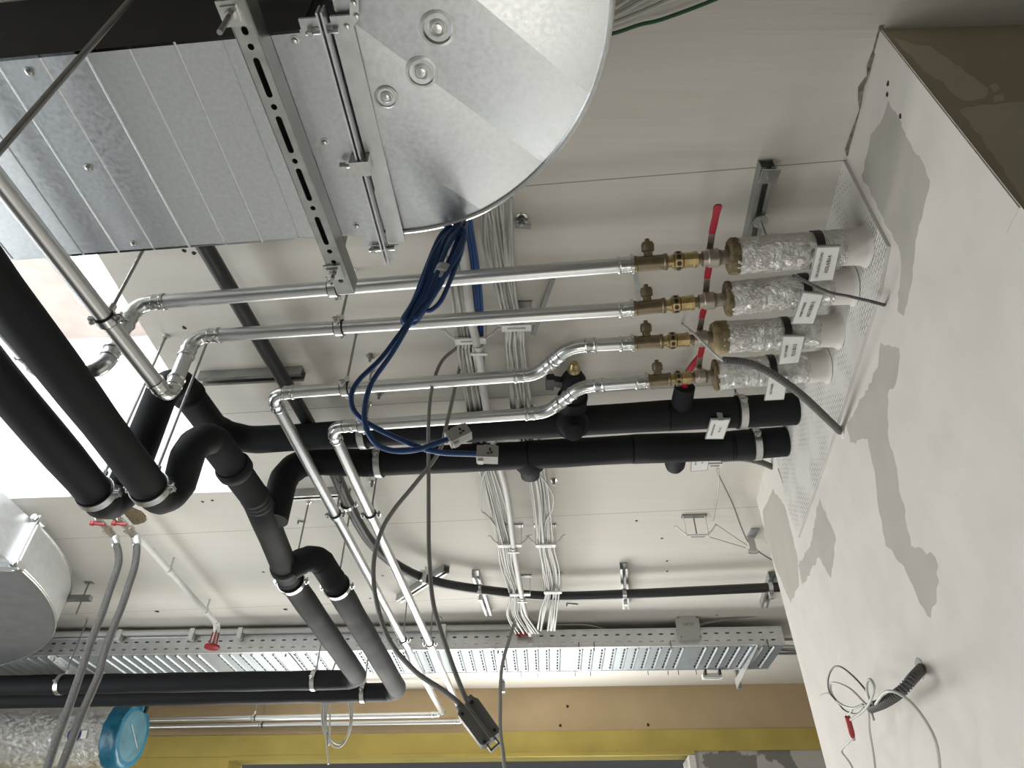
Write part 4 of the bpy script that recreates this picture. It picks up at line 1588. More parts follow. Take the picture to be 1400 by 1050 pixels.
def cable_clip(label, u, v, wpx, k=.934, hooks=True):
    """collecting clip: plate on the ceiling, two arms, a bar under the cables"""
    c = at(u, v, k)
    c2 = at(u + wpx, v, k)
    wd = (c2 - c).length
    t = thing('cable_clip', label, 'cable clip', (c.x, c.y, ZC))
    X = V((1, -.05, 0)).normalized()
    Y = V((.05, 1, 0)).normalized()
    b_ = MB()
    b_.box(c, wd, .030, .008, (X, Y, UP))
    part('lower_bar', b_, M['white'], t, smooth=False)
    part('bar_slot', MB().box(c - UP * .0042, wd * .62, .006, .002, (X, Y, UP)), M['rod'], t, smooth=False)
    for s_ in (-1, 1):
        a = c + X * s_ * wd / 2
        part('clip_arm', MB().bar(a, V((a.x, a.y, ZC - .004)), .012, .003, X), M['white'], t, smooth=False)
        if hooks:
            hk = [a + UP * .012, a + X * s_ * .02 + UP * .028, a + X * s_ * .042 + UP * .058, a + X * s_ * .055 + UP * .056]
            part('side_hook', MB().tube(hk, .004, 6), M['white'], t)
    part('ceiling_plate', MB().box(V((c.x, c.y, ZC - .004)), wd * 1.15, .03, .008, (X, Y, UP)), M['rod'], t, smooth=False)
    return t


cable_clip('cable clip round the left ceiling bundle, between the second and third steel pipes', 643, 466, 42)
cable_clip('cable clip round the right ceiling bundle, below the second steel pipe', 706, 448, 40)
cable_clip('cable clip round the left ceiling bundle, above its end in the tray', 697, 746, 32)
cable_clip('cable clip round the right ceiling bundle, above its end in the tray', 746, 746, 27)
cable_clip('cable clip round the left ceiling bundle, at the black hose', 711, 813, 28, hooks=False)
cable_clip('cable clip round the right ceiling bundle, at the black hose', 756, 810, 24, hooks=False)
cable_clip('empty cable clip on the ceiling left of the wall corner', 954, 733, 30)
cable_clip('cable clip beside the label of the lower black pipe', 977, 636, 20, hooks=False)
part('clip_stem', MB().bar(at(953, 733, .934), at(953, 733, .934) + V((0, 0, .11)), .006, .006, V((1, 0, 0))), M['rod'], bpy.data.objects['cable_clip.006'])

# cables at the top right, behind the plenum
for i, (a, b, m_, lab) in enumerate((((826, 16), (870, -12), 'cable_white', 'upper of three pale cables at the top edge behind the plenum'),
                                     ((825, 27), (892, -10), 'cable_white', 'middle of three pale cables at the top edge behind the plenum'),
                                     ((823, 36), (925, -8), 'cable_white', 'lower of three pale cables at the top edge behind the plenum'))):
    p, q = at(*a, .985), at(*b, .985)
    solo('cable', MB().tube(spline([p + (p - q) * .5, p, p.lerp(q, .5) + V((0, .006, 0)), q + (q - p) * 1.5, q + (q - p) * 5 + V((.1, -.05, 0))], 6), .006, 8), M[m_], lab, 'cable')
solo('cable', MB().tube(spline([at(u, v, .985) for u, v in ((770, 56), (833, 47), (874, 34), (900, 28), (940, 14), (985, -4), (1010, -18))] + [at(1010, -18, .985) + V((.35, -.22, 0)), at(1010, -18, .985) + V((.8, -.6, 0))], 6), .005, 8), M['cable_green'], 'green cable at the top edge behind the plenum', 'cable')

# ------------------------------------------------------------------ hanging grey cables and junction box
JB = 1.86
def hang(pts, y):
    return [aty(u, v, y) for u, v in pts]


top1 = at(627, 474, .945)
yj = top1.y
solo('cable', MB().tube(spline([at(640, 462, .955), top1] + hang(((604, 494), (591, 529), (586, 575), (586, 640), (586, 715), (587, 764), (593, 828), (614, 896), (632, 944), (641, 962)), yj), 6), .0062, 10), M['cable_grey'], 'grey cable hanging straight down from the left bundle to the junction box', 'cable')
solo('cable', MB().tube(spline([at(640, 470, .955), at(628, 505, .945)] + hang(((611, 579), (600, 618), (568, 661), (540, 695), (522, 725), (511, 768), (514, 818), (532, 875), (568, 918), (606, 944), (628, 962), (636, 972)), yj), 6), .0066, 10), M['cable_grey'], 'grey cable swinging out to the left on its way to the junction box', 'cable')
jb = thing('junction_box', 'dark grey junction box dangling from two cables before the yellow beam', 'junction box', aty(655, 986, yj))
q = [aty(u, v, yj - .02) for u, v in ((624, 974), (651, 951), (685, 999), (659, 1021))]
bx = MB().prism([q[0].lerp(q[1], .1), q[0].lerp(q[1], .9), q[1].lerp(q[2], .08), q[1].lerp(q[2], .93), q[2].lerp(q[3], .12), q[2].lerp(q[3], .9), q[3].lerp(q[0], .07), q[3].lerp(q[0], .94)], V((0, .04, .0)))
part('box_body', bx, M['boxgrey'], jb, angle=60)
lid = MB().prism([q[0].lerp(q[1], .42) + V((0, -.012, 0)), q[0].lerp(q[1], .55) + V((0, -.012, 0)), q[3].lerp(q[2], .55) + V((0, -.012, 0)), q[3].lerp(q[2], .42) + V((0, -.012, 0))], V((0, .013, 0)))
part('box_ridge', lid, M['boxgrey'], jb, smooth=False)
for a, b in ((.72, .06), (.15, .12), (.8, .9), (.2, .95)):
    p = q[0].lerp(q[1], a).lerp(q[3].lerp(q[2], a), b) - V((0, .002, 0))
    part('lid_screw', MB().cyl(p, p + V((0, .004, 0)), .0042, seg=10), M['black'], jb)
p = aty(672, 1015, yj)
dj = (q[2] - q[1]).normalized()
ej = (q[1] - q[0]).normalized()
tb = MB()
tb.bar(p - ej * .012 - dj * .008, p - ej * .012 + dj * .016, .004, .02, V((0, 1, 0)))
tb.bar(p + ej * .012 - dj * .008, p + ej * .012 + dj * .016, .004, .02, V((0, 1, 0)))
tb.bar(p - ej * .012 + dj * .014, p + ej * .012 + dj * .014, .004, .02, V((0, 1, 0)))
part('mounting_lug', tb, M['boxgrey'], jb, smooth=False)
for a in (.25, .78):
    p = q[0].lerp(q[1], a) + V((0, .018, 0))
    part('cable_gland', MB().lathe(p + dj * .004, -dj, [(0, .010), (.010, .010), (.014, .0085), (.018, .0085)], 12), M['boxgrey'], jb)
y3 = at(702, 853, .925).y
solo('cable', MB().tube(spline([at(708, 838, .94), at(703, 853, .92)] + hang(((696, 875), (687, 907), (684, 940), (684, 961), (684, 1000), (688, 1030), (692, 1075)), y3), 6), .011, 10), M['cable_grey'], 'grey cable hanging from the left bundle past the tray and the yellow beam', 'cable')
# white coil
yc = at(462, 915, .88).y
co = []
for i in range(64):
    a = i / 64 * 2 * math.pi * 2.3 + 2.1
    rr = 1 + .07 * math.sin(i * .31)
    co.append(aty(460 + 19 * rr * math.cos(a) + i * .03, 977 + 42 * rr * math.sin(a), yc + .012 * math.sin(i * .9)))
solo('cable_coil', MB().tube(spline([aty(459, 906, yc), aty(452, 930, yc)] + co + [aty(446, 1005, yc), aty(449, 1045, yc)], 3), .0062, 8), M['cable_white'], 'coil of white cable hanging before the tan wall under the black pipes', 'cable')

# ------------------------------------------------------------------ blue patch cables
def bl(pts):
    return [aty(u, v, y) for u, v, y in pts]


yb = 1.07
lab = 'coiled up under the plenum edge'
plate_e = at(622, 299, .782)
s1 = bl([(634, 297, 1.115), (627, 303, 1.09), (606, 325, 1.07), (590, 352, 1.06), (575, 395, 1.06), (556, 430, 1.06), (553, 440, 1.06), (562, 437, 1.06), (585, 405, 1.055), (610, 375, 1.05), (628, 345, 1.05), (636, 322, 1.05), (630, 312, 1.05), (612, 338, 1.05), (597, 375, 1.05), (582, 410, 1.055), (571, 424, 1.06), (546, 457, 1.06), (521, 490, 1.06), (489, 522, 1.07), (480, 547, 1.07), (493, 572, 1.07), (539, 597, 1.08), (593, 617, 1.09), (653, 621, 1.09)])
s2 = bl([(640, 292, 1.12), (632, 304, 1.075), (614, 332, 1.065), (597, 372, 1.065), (580, 412, 1.07), (585, 425, 1.07), (600, 415, 1.07), (612, 392, 1.06), (632, 340, 1.06), (630, 318, 1.055), (616, 328, 1.06), (600, 360, 1.06), (580, 405, 1.06), (560, 442, 1.06), (536, 483, 1.05), (507, 526, 1.06), (498, 569, 1.06), (509, 601, 1.07), (532, 615, 1.08), (568, 615, 1.08), (614, 600, 1.09)])
s3 = bl([(624, 297, 1.12), (622, 303, 1.08), (602, 322, 1.075), (585, 360, 1.075), (566, 410, 1.075), (551, 436, 1.075), (556, 443, 1.075), (572, 428, 1.075), (592, 390, 1.07), (618, 350, 1.07), (632, 318, 1.07), (626, 306, 1.08), (636, 297, 1.12)])
for pts, lb_ in ((s1, 'blue network cable ending in the right of the two metal plugs'), (s2, 'blue network cable ending in the left of the two metal plugs'), (s3, 'spare loop of blue network cable bundled under the plenum edge')):
    solo('network_cable', MB().tube(spline(pts, 7), .0054, 10), M['cable_blue'], lb_, 'network cable', angle=80)
for k_, (dx, dyv, off) in enumerate(((-3, 2, .012), (4, -2, -.008), (1, 5, .02))):
    sp_ = bl([(628 + dx, 297, 1.12), (624 + dx, 304, 1.085 + off), (604 + dx, 330 + dyv, 1.07 + off), (588 + dx, 372 + dyv, 1.07 + off), (572 + dx, 408 + dyv, 1.07 + off), (560 + dx, 432 + dyv, 1.07 + off), (566 + dx, 436 + dyv, 1.065 + off), (584 + dx, 412 + dyv, 1.065 + off), (606 + dx, 376 + dyv, 1.06 + off), (624 + dx, 338 + dyv, 1.06 + off), (632 + dx, 312, 1.08 + off), (634 + dx, 297, 1.12)])
    solo('network_cable', MB().tube(spline(sp_, 7), .0054, 10), M['cable_blue'], 'closed loop of blue network cable inside the taped coil', 'network cable', 'inner loops of the blue coil', angle=80)
# tape round the coil
tc_ = aty(606, 372, 1.06)
tdir = (aty(612, 358, 1.06) - aty(600, 386, 1.06)).normalized()
solo('tape_wrap', MB().lathe(tc_ - tdir * .012, tdir, [(0, .011), (0, .020), (.024, .020), (.024, .011)], 16), M['tape'], 'pale tape wrapped round the blue network cables', 'tape')


def keystone(label, c0, c1, y, upx):
    a, b = aty(*c0, y), aty(*c1, y)
    d = (b - a).normalized()
    s = d.cross(V((0, 1, 0))).normalized()
    n_ = V((0, -1, 0))
    t = thing('network_plug', label, 'network plug', a)
    L = (b - a).length
    m_ = (a + b) / 2
    part('plug_body', MB().box(m_, L, .026, .024, (d, s, n_)).box(m_ + d * L * .1 + s * .014, L * .6, .006, .018, (d, s, n_)), M['conduit_grey'], t, smooth=False)
    part('plug_face', MB().box(m_ + d * L * .46 + n_ * .001, L * .1, .022, .020, (d, s, n_)), M['clear'], t, smooth=False)
    part('latch', MB().box(m_ - d * L * .3 - s * .015, L * .25, .008, .012, (d, s, n_)).box(m_ - d * L * .42 + s * .012, L * .2, .008, .014, (d, s, n_)), M['white'], t, smooth=False)
    part('marking', MB().box(m_ + d * L * .12 + n_ * .0125 + s * .004, L * .08, .006, .001, (d, s, n_)).box(m_ + d * L * .2 + n_ * .0125 - s * .003, L * .12, .003, .001, (d, s, n_)).box(m_ + d * L * .05 + n_ * .0125 - s * .005, L * .1, .003, .001, (d, s, n_)), M['black'], t, smooth=False)


keystone('metal network plug on the end of a blue cable, left of two', (613, 602), (641, 589), 1.09, 0)
keystone('metal network plug on the end of a blue cable, right of two', (652, 621), (681, 622), 1.09, 0)

# ================================================================== CABLE TRAY
KT = .90
ZT0 = zk(KT)


def tray_y(x, o):                            # near edge line and offset across
    return 4.612 - .043 * x + o


TX0, TX1 = -4.95, 1.775
TW, TH = .475, .112
TD = V((1, -.043, 0)).normalized()
TN = V((.043, 1, 0)).normalized()
tr = thing('cable_tray', 'long galvanised perforated cable tray along the tan wall', 'cable tray', (0, tray_y(0, 0), ZT0))
T0 = V((TX0, tray_y(TX0, 0), ZT0))
TL = (TX1 - TX0) / TD.x
rung = .0735
holes = []
nr = int(TL / rung)
sk = DDIR - TN * DDIR.dot(TN)
for i in range(nr):
    if i % 11 == 6:
        continue
    cx = (i + .5) * rung
    for j in range(7):
        y0 = .042 + j * .058
        holes.append([(cx - .0055, y0), (cx + .0055, y0), (cx + .0055, y0 + .042), (cx - .0055, y0 + .042)])


def tconv(x, y, t):
    return T0 + TD * x + TN * y + UP * t


tb = MB().sheet([(0, 0), (TL, 0), (TL, TW), (0, TW)], holes, tconv, None)
for i in range(nr):
    if i % 11 == 6:
        continue
    cx = (i + .5) * rung + .016
    a, b = tconv(cx - .006, .03, 0), tconv(cx + .006, .03, 0)
    c, d = tconv(cx - .006, TW - .03, 0), tconv(cx + .006, TW - .03, 0)
    e, f = tconv(cx, .03, -.009), tconv(cx, TW - .03, -.009)
    tb.add([a, b, e, c, d, f], [(0, 2, 5, 3), (2, 1, 4, 5), (0, 1, 2), (3, 5, 4)])
part('tray_floor', tb, M['tray'], tr, smooth=False, solid=False)
holes = []
for i in range(int(TL / .072)):
    for y0 in (.030, .078):
        cx = (i + .5) * .072
        holes.append([(cx - .0125, y0 - .0045), (cx + .0125, y0 - .0045), (cx + .0125, y0 + .0045), (cx - .0125, y0 + .0045)])
for nm, off in (('near_side_rail', 0), ('far_side_rail', TW)):
    m_ = MB().sheet([(0, 0), (TL, 0), (TL, TH), (0, TH)], holes if off == 0 else [], lambda x, y, t: tconv(x, off, y), None)
    for z, wv in ((.0, .014), (TH, .016)):
        m_.bar(tconv(0, off, z), tconv(TL, off, z), wv, .006)
    part(nm, m_, M['galv_pale'], tr, smooth=False, solid=False)
ndark = MB().sheet([(0, 0), (TL, 0), (TL, TW), (0, TW)], [], lambda x, y, t: tconv(x, y, .02), None)
part('slot_shade_sheet', ndark, M['slot_shade'], tr, smooth=False, solid=False, label='dark sheet painting the shade inside the tray')  # flat near-black sheet standing in for the shade above the slots
# hangers and brackets
for (u0, v0, lab) in ((684, 905, 'tray bracket under the tray beside the hanging grey cable'), (1022, 905, 'tray bracket under the right end of the tray'),
                      (402, 905, 'tray bracket between the black bends'), (88, 905, 'tray bracket near the duct bend')):
    p = at(u0, v0, KT)
    xx = (p - T0).dot(TD)
    t = thing('tray_bracket', lab, 'bracket', tconv(xx, 0, -.02))
    a, b = tconv(xx, -.03, -.020), tconv(xx, TW + .20, -.020)
    part('bracket_arm', MB().prism([a + TD * -.02 + UP * .012, a + TD * .02 + UP * .012, b + TD * .02 + UP * .012, b - TD * .02 + UP * .012], -UP * .004).prism([a - TD * .02 + UP * .010, b - TD * .02 + UP * .010, b - TD * .02 - UP * .055, a - TD * .02 - UP * .005], TD * .004), M['galv_pale'], t, smooth=False)
    e = tconv(xx, TW + .19, 0)
    part('hanger_post', MB().bar(V((e.x, e.y, ZT0 - .08)), V((e.x, e.y, ZC)), .04, .025, TD), M['rail'], t, smooth=False)
    part('tray_bolt', MB().cyl(tconv(xx, .02, -.012), tconv(xx, .02, -.03), .008, seg=6), M['zinc'], t)
# pale conduit on the near rail, left part
xa = (at(530, 868, .955) - T0).dot(TD)
a, b = tconv(0, -.03, TH + .018), tconv((at(712, 866, .955) - T0).dot(TD), -.03, TH + .018)
cd2 = thing('conduit', 'pale conduit clipped along the near rail of the cable tray', 'conduit', a)
part('conduit_tube', MB().cyl(a, b, .019, seg=16), M['conduit_grey'], cd2)
for u in (168, 268, 334, 610):
    q = at(u, 876, .955)
    xx = (q - T0).dot(TD)
    part('conduit_clip', MB().box(tconv(xx, -.03, TH - .0), .03, .045, .075, (TD, TN, UP)), M['white'], cd2, smooth=False)
# pale grey box on the near rail
xx = (at(940, 864, .955) - T0).dot(TD)
bxw, bxh = .150, .155
bc = tconv(xx, -.035, .105)
jb2 = thing('junction_box', 'pale grey square junction box on the near rail of the cable tray', 'junction box', bc)
c_ = MB()
pts2 = []
for sx_, sy_ in ((-1, -1), (1, -1), (1, 1), (-1, 1)):
    for (dx, dy) in (((0, -.014), (-.014, 0)) if (sx_ * sy_ > 0) else ((-.014, 0), (0, -.014))):
        pts2.append(bc + TD * sx_ * (bxw / 2 + dx) + UP * sy_ * (bxh / 2 + dy))
c_.prism(pts2, TN * .034)
part('box_body', c_, M['boxpale'], jb2, smooth=False)
part('box_lid', MB().prism([bc + (p - bc) * .95 - TN * .008 for p in pts2], TN * .009), M['boxpale'], jb2, smooth=False)
tx = MB()
lettering(tx, 'HP2F', .030, bc + UP * .018 - TN * .0085, TD, UP, 1.1)
part('written_line', tx, M['ink_grey'], jb2, smooth=False)
for s1_, s2_ in ((-1, -1), (1, -1), (1, 1), (-1, 1)):
    p = bc + TD * s1_ * bxw * .40 + UP * s2_ * bxh * .41 - TN * .0085
    part('lid_screw', MB().cyl(p, p - TN * .002, .005, seg=10), M['ink_grey'], jb2)
# white clip holder under the far rail, zip ties, loose cables
xx = (at(972, 918, KT) - T0).dot(TD)
t = thing('socket_strip', 'small white holder under the far rail near the right end of the tray', 'holder', tconv(xx, TW + .05, -.03))
part('holder_body', MB().box(tconv(xx, TW + .045, -.035), .135, .05, .03, (TD, TN, UP)), M['white'], t, smooth=False)
part('holder_arm', MB().box(tconv(xx - .05, TW + .01, -.02), .012, .05, .03, (TD, TN, UP)).box(tconv(xx + .05, TW + .01, -.02), .012, .05, .03, (TD, TN, UP)), M['black'], t, smooth=False)
part('holder_slot', MB().box(tconv(xx, TW + .035, -.0505), .11, .01, .002, (TD, TN, UP)), M['rod'], t, smooth=False)
for i, (u, side) in enumerate(((792, 0), (813, 0), (1050, 0), (918, 0), (712, 1), (735, 1), (786, 1), (807, 1), (885, 1), (912, 1), (926, 1), (950, 1))):
    xx = (at(u, 880 if side == 0 else 919, KT) - T0).dot(TD)
    m_ = MB()
    o_ = -.012 if side == 0 else TW + .012
    m_.bar(tconv(xx, o_, .03 if side == 0 else .0), tconv(xx, o_, -.03), .006, .004, TD)
    solo('cable_tie', m_, M['black'], 'short black cable tie end sticking out of the ' + ('near' if side == 0 else 'far') + ' rail of the tray', 'cable tie', 'cable ties of the tray, ' + ('near' if side == 0 else 'far') + ' rail', smooth=False)
for i in range(5):
    a = tconv(TL - .12, .06 + .07 * i, .05 + .006 * i)
    b = a + TD * .25 + TN * (.02 * (i % 2)) - UP * (.02 * (i % 3))
    c = a + TD * .85 + TN * (.05 - .02 * i) - UP * .02
    solo('cable', MB().tube(spline([a, b, c], 6), .009, 8), M['cable_white'] if i % 2 else M['cable_grey'], ('pale' if i % 2 else 'grey') + ' cable leaving the right end of the tray behind the wall corner', 'cable', ('pale' if i % 2 else 'grey') + ' cables at the right end of the tray')
for u, v in ((1,1),):
    a = tconv(TL - .60, -.01, TH + .01)
    solo('cable', MB().tube(spline([a, a + TD * .3 + UP * .05, a + TD * .62 + UP * .07, a + TD * 1.1 + UP * .06], 6), .007, 8), M['cable_grey'], 'loose grey cable lying over the near rail at the right end of the tray', 'cable')
a, b = tconv((at(770, 862, .955) - T0).dot(TD), .03, TH), tconv((at(836, 862, .955) - T0).dot(TD), .03, TH + .004)
solo('cable', MB().tube(spline([a + UP * .05 - TD * .1, a.lerp(b, .5) + UP * .045, b], 6), .004, 7), M['cable_white'], 'thin white cable reaching right along the tray rail from the right bundle', 'cable')
# red cap at the conduit end
p = at(716, 866, .945)
solo('red_tape', MB().box(p, .10, .03, .02, (TD, TN, UP)), M['redplastic'], 'scrap of red marking at the foot of the left cable bundle', 'tape', smooth=False)

# ================================================================== SPRINKLER PIPE, HOSES, FOIL DUCT
KS = .955
sp0, sp1 = at(120, 655, KS), at(296, 852, KS)
spk = thing('sprinkler_pipe', 'white sprinkler pipe on the ceiling left, ending in a red capped head above the tray', 'sprinkler pipe', sp1)
part('pipe_run', MB().cyl(sp0, sp1, .0165, seg=18), M['white'], spk)
dd = (sp1 - sp0).normalized()
for u in (232, 282):
    p = on_seg(sp0, sp1, u)
    part('pipe_coupling', MB().lathe(p - dd * .02, dd, [(0, .017), (0, .0205), (.04, .0205), (.04, .017)], 18), M['white'], spk)
    part('pipe_clip', MB().bar(p + UP * .01, V((p.x, p.y, ZC)), .012, .004, dd), M['zinc'], spk, smooth=False)
part('elbow', MB().tube(fillet_arc(sp0, sp1 + dd * .03, sp1 + dd * .03 - UP * .2, .05), .021, 16), M['white'], spk)
hd = sp1 + dd * .03
part('head_guard', MB().lathe(V((hd.x, hd.y, hd.z - .04)), -UP, [(0, .020), (.008, .022), (.01, .014), (.085, .016)], 14), M['conduit_grey'], spk)
for a in range(4):
    an = a * math.pi / 2 + .4
    o_ = V((math.cos(an), math.sin(an), 0)) * .022
    part('guard_bar', MB().cyl(V((hd.x, hd.y, hd.z - .03)) + o_ * .8, V((hd.x, hd.y, hd.z - .135)) + o_, .0045, seg=8), M['redplastic'], spk)
part('head_cap', MB().lathe(V((hd.x, hd.y, hd.z - .13)), -UP, [(0, .03), (.004, .047), (.02, .047), (.024, .036)], 22), M['redplastic'], spk)
# hole in the ceiling with plaster rim, and the two hoses with their taps
p = at(172, 704, 1)
solo('ceiling_hole', MB().lathe(p + UP * .001, -UP, [(0, .10), (.004, .10), (.006, .085), (.003, .06)], 26, jit=.05), M['wool'], 'round rough hole in the ceiling above the two hanging hoses', 'hole')
yh = at(170, 722, .925).y
hA = hang(((157, 737), (162, 757), (161, 775), (150, 807), (138, 843), (125, 875), (110, 920), (96, 961), (78, 1010), (58, 1070)), yh)
hB = hang(((186, 737), (187, 752), (184, 775), (176, 800), (168, 825), (157, 853), (146, 882), (139, 905), (134, 925), (114, 971), (98, 1012), (78, 1065)), yh + .01)
for pts, lab in ((hA, 'left of the two braided grey hoses hanging at the lower left'), (hB, 'right of the two braided grey hoses hanging at the lower left')):
    t = thing('braided_hose', lab, 'hose', pts[0])
    part('hose_tube', MB().tube(spline(pts, 8), .0165, 14), M['hose'], t, angle=80)
    d0 = (pts[1] - pts[0]).normalized()
    part('crimp_sleeve', MB().lathe(pts[0] - d0 * .015, d0, [(0, .014), (0, .021), (.05, .021), (.055, .018)], 16), M['zinc'], t)
    up1 = pts[0] + V((-.055, -.10, .045))
    part('tap_body', MB().lathe(pts[0] - d0 * .01, (up1 - pts[0]), [(0, .018), (.04, .018), (.042, .024), (.06, .024), (.062, .016), (.12, .016)], 16), M['nickel'], t)
    part('tap_handle', MB().bar(up1 + V((-.02, 0, -.015)), up1 + V((.035, .01, -.015)), .014, .010).lathe(up1 + V((-.02, 0, -.022)), UP, [(0, .012), (.016, .012)], 10), M['redplastic'], t)
    part('feed_pipe', MB().tube([up1, up1 + V((0, -.05, .03)), V((up1.x, up1.y - .06, ZC + .002))], .012, 10), M['nickel'], t)

# foil-wrapped round duct with the blue film over its mouth
KF = .70
fe, fs_ = at(164, 1006, KF), at(-250, 1012, KF)
fd_ = (fe - fs_).normalized()
RF = .205
fo = thing('foil_duct', 'round foil-wrapped duct at the lower left with blue film over its mouth', 'duct', fe)
LF = (fe - fs_).length
prof = []
for i in range(120):
    t_ = LF * i / 119
    bump = 1 + random.uniform(-.006, .006)
    for s0 in (.30, .62, .80, .88, .95):
        if abs(t_ / LF - s0) < .018:
            bump *= .965
    prof.append((t_, RF * bump))
part('foil_jacket', MB().lathe(fs_, fd_, [(0, .05)] + prof, 56, jit=.008), M['foil'], fo, angle=60)
part('film_collar', MB().lathe(fe - fd_ * .02, fd_, [(0, RF * 1.02), (.03, RF * 1.06), (.06, RF * 1.01), (.09, RF * 1.03), (.115, RF * .98), (.117, RF * .9)], 44, jit=.035), M['bluefilm'], fo, angle=60)
part('film_face', MB().lathe(fe + fd_ * .094, fd_, [(0, RF * .96), (.002, RF * .9), (.006, RF * .5), (.004, .004)], 40, jit=.01), M['bluefilm_face'], fo, angle=60)
tp = fe + fd_ * .05 + UP * (RF * 1.0)
part('film_tuft', MB().lathe(tp, V((-.5, -.2, .9)), [(0, .05), (.03, .045), (.055, .035), (.06, .01)], 12, jit=.2), M['bluefilm'], fo)
part('film_crease', MB().bar(fe + fd_ * .104 + V((.0, -.09, .05)), fe + fd_ * .104 + V((0, .10, -.06)), .004, .003), M['tape'], fo)
cpn = V((0, -.8, -.15)).normalized()
cp = at(116, 1003, KF)
cpc = fs_ + fd_ * (cp - fs_).dot(fd_)
pp = cpc + cpn * (RF * 1.0)
part('round_cap', MB().lathe(pp - cpn * .01, cpn, [(0, .045), (.014, .045), (.016, .034), (.018, .033), (.019, .012), (.026, .010)], 22), M['bluecap'], fo, label='dark blue round cap')
part('duct_sticker', MB().box(pp + fd_ * .068 - cpn * .001, .036, .003, .05, (fd_, cpn, fd_.cross(cpn))), M['paper'], fo, smooth=False, label='white sticker')
# wire hanger of the duct
wa = at(224, 975, KF + .06)
top = V((wa.x, wa.y, ZC))
wh = thing('wire_hanger', 'wire hanger with a dark gripper above the blue film', 'hanger', wa)
wa = fe + fd_ * .13 + UP * .15
for dx in (-.006, .006):
    part('wire', MB().cyl(wa + V((dx, 0, 0)), V((wa.x + dx * 1.5, wa.y, ZC)), .0022, seg=6), M['rod'], wh)
part('wire_gripper', MB().lathe(wa - UP * .005, UP, [(0, .008), (.004, .014), (.055, .014), (.06, .008)], 10), M['black'], wh)

# ================================================================== CONDUITS AND WIRES ON THE PIER
def corrugated(pts, r, pitch, mb=None):
    mb = mb or MB()
    s = resample(spline(pts, 14), pitch / 3)
    rs = [r * (1.0 if i % 3 else .72) for i in range(len(s))]
    return mb.tube(s, rs, 18)


def ow(u, v, off):
    return onpier(u, v, off)


cw = [onpier(1149, 590, 0.004), onpier(1128, 570, .08), onpier(1098, 542, .17), onpier(1068, 519, .24), onpier(1040, 503, .30), onpier(1015, 495, .36), onpier(988, 493, .42)]
cc = thing('corrugated_conduit', 'grey corrugated conduit sticking out of the wall across the lowest foil-wrapped pipe', 'conduit', cw[0])
part('conduit_tube', corrugated(cw, .0120, .0095), M['corrugated_pale'], cc, smooth=False)
part('inner_cable', MB().tube(spline([cw[-1], onpier(975, 482, .45), onpier(955, 462, .47), onpier(935, 445, .44), onpier(910, 430, .38), onpier(900, 425, .30)], 6), .004, 8), M['cable_white'], cc, label='thin pale cable')
part('wall_rim', MB().lathe(onpier(1151, 590, 0) , PN, [(0, .022), (.004, .020), (.005, .012)], 14, jit=.15), M['plaster'], cc)
ks = [onpier(1209, 417, .002), onpier(1190, 412, .05), onpier(1160, 405, .08), onpier(1135, 400, .12), onpier(1112, 390, .17), onpier(1094, 381, .24), onpier(1085, 377, .27)]
solo('cable', MB().tube(spline(ks, 6), .0045, 8), M['cable_dark'], 'short dark cable crossing the second label and ending at the wall', 'cable')
cw = [onpier(1262, 912, -.01), onpier(1250, 925, .05), onpier(1232, 945, .09), onpier(1210, 960, .11), onpier(1190, 968, .12)]
cc = thing('corrugated_conduit', 'dark corrugated conduit sticking out of the wall at the lower right', 'conduit', cw[0])
part('conduit_tube', corrugated(cw, .0135, .0085), M['corrugated'], cc, smooth=False)
part('wall_rim', MB().lathe(onpier(1258, 914, 0), PN, [(0, .026), (.002, .024), (.003, .012)], 14, jit=.15), M['patch'], cc)


def wire(pts, r, m_, lab):
    solo('cable', MB().tube(spline([onpier(u, v, o) for u, v, o in pts], 7), r, 9), M[m_], lab, 'cable')


wire([(1195, 966, .12), (1206, 950, .14), (1215, 945, .15), (1228, 948, .14), (1248, 963, .12), (1268, 990, .10), (1281, 1020, .09), (1286, 1065, .08)], .0036, 'cable_white', 'pale grey cable arching from the dark conduit down the right side of the wall')
wire([(1196, 966, .12), (1187, 952, .14), (1185, 935, .15), (1190, 929, .15), (1195, 940, .15), (1190, 958, .14), (1180, 972, .13), (1163, 984, .13)], .0036, 'cable_white', 'pale grey cable in a narrow upright loop at the dark conduit')
wire([(1192, 967, .12), (1183, 962, .14), (1165, 944, .15), (1148, 935, .15), (1136, 935, .15), (1138, 950, .14), (1150, 963, .14), (1166, 968, .14), (1180, 963, .13)], .0034, 'cable_white', 'pale grey cable in a wide flat loop left of the dark conduit')
wire([(1190, 966, .12), (1186, 948, .14), (1170, 928, .16), (1150, 912, .16), (1138, 914, .16), (1132, 930, .16), (1134, 946, .15), (1145, 960, .14), (1156, 972, .13), (1172, 976, .13), (1182, 967, .13)], .0026, 'cable_dark', 'dark thin wire in the large loop left of the dark conduit')
wire([(1188, 966, .12), (1188, 980, .12), (1189, 1000, .11), (1194, 1030, .10), (1198, 1065, .10)], .0034, 'cable_white', 'pale grey cable hanging straight down from the dark conduit')
wire([(1135, 949, .15), (1129, 948, .15), (1122, 951, .15)], .0028, 'cable_white', 'short cut cable end left of the wire loops')
wire([(1186, 968, .12), (1192, 976, .12), (1195, 985, .12)], .0032, 'cable_white', 'short cut cable end below the mouth of the dark conduit')
p0, p1 = onpier(1158, 978, .13), onpier(1166, 1008, .12)
rc = thing('wire_connector', 'red wire connector hanging under the loops by the dark conduit', 'connector', p0)
part('connector_body', MB().lathe(p0, p1 - p0, [(0, .004), (.004, .008), ((p1 - p0).length * .8, .0085), ((p1 - p0).length, .006)], 12), M['redplastic'], rc)
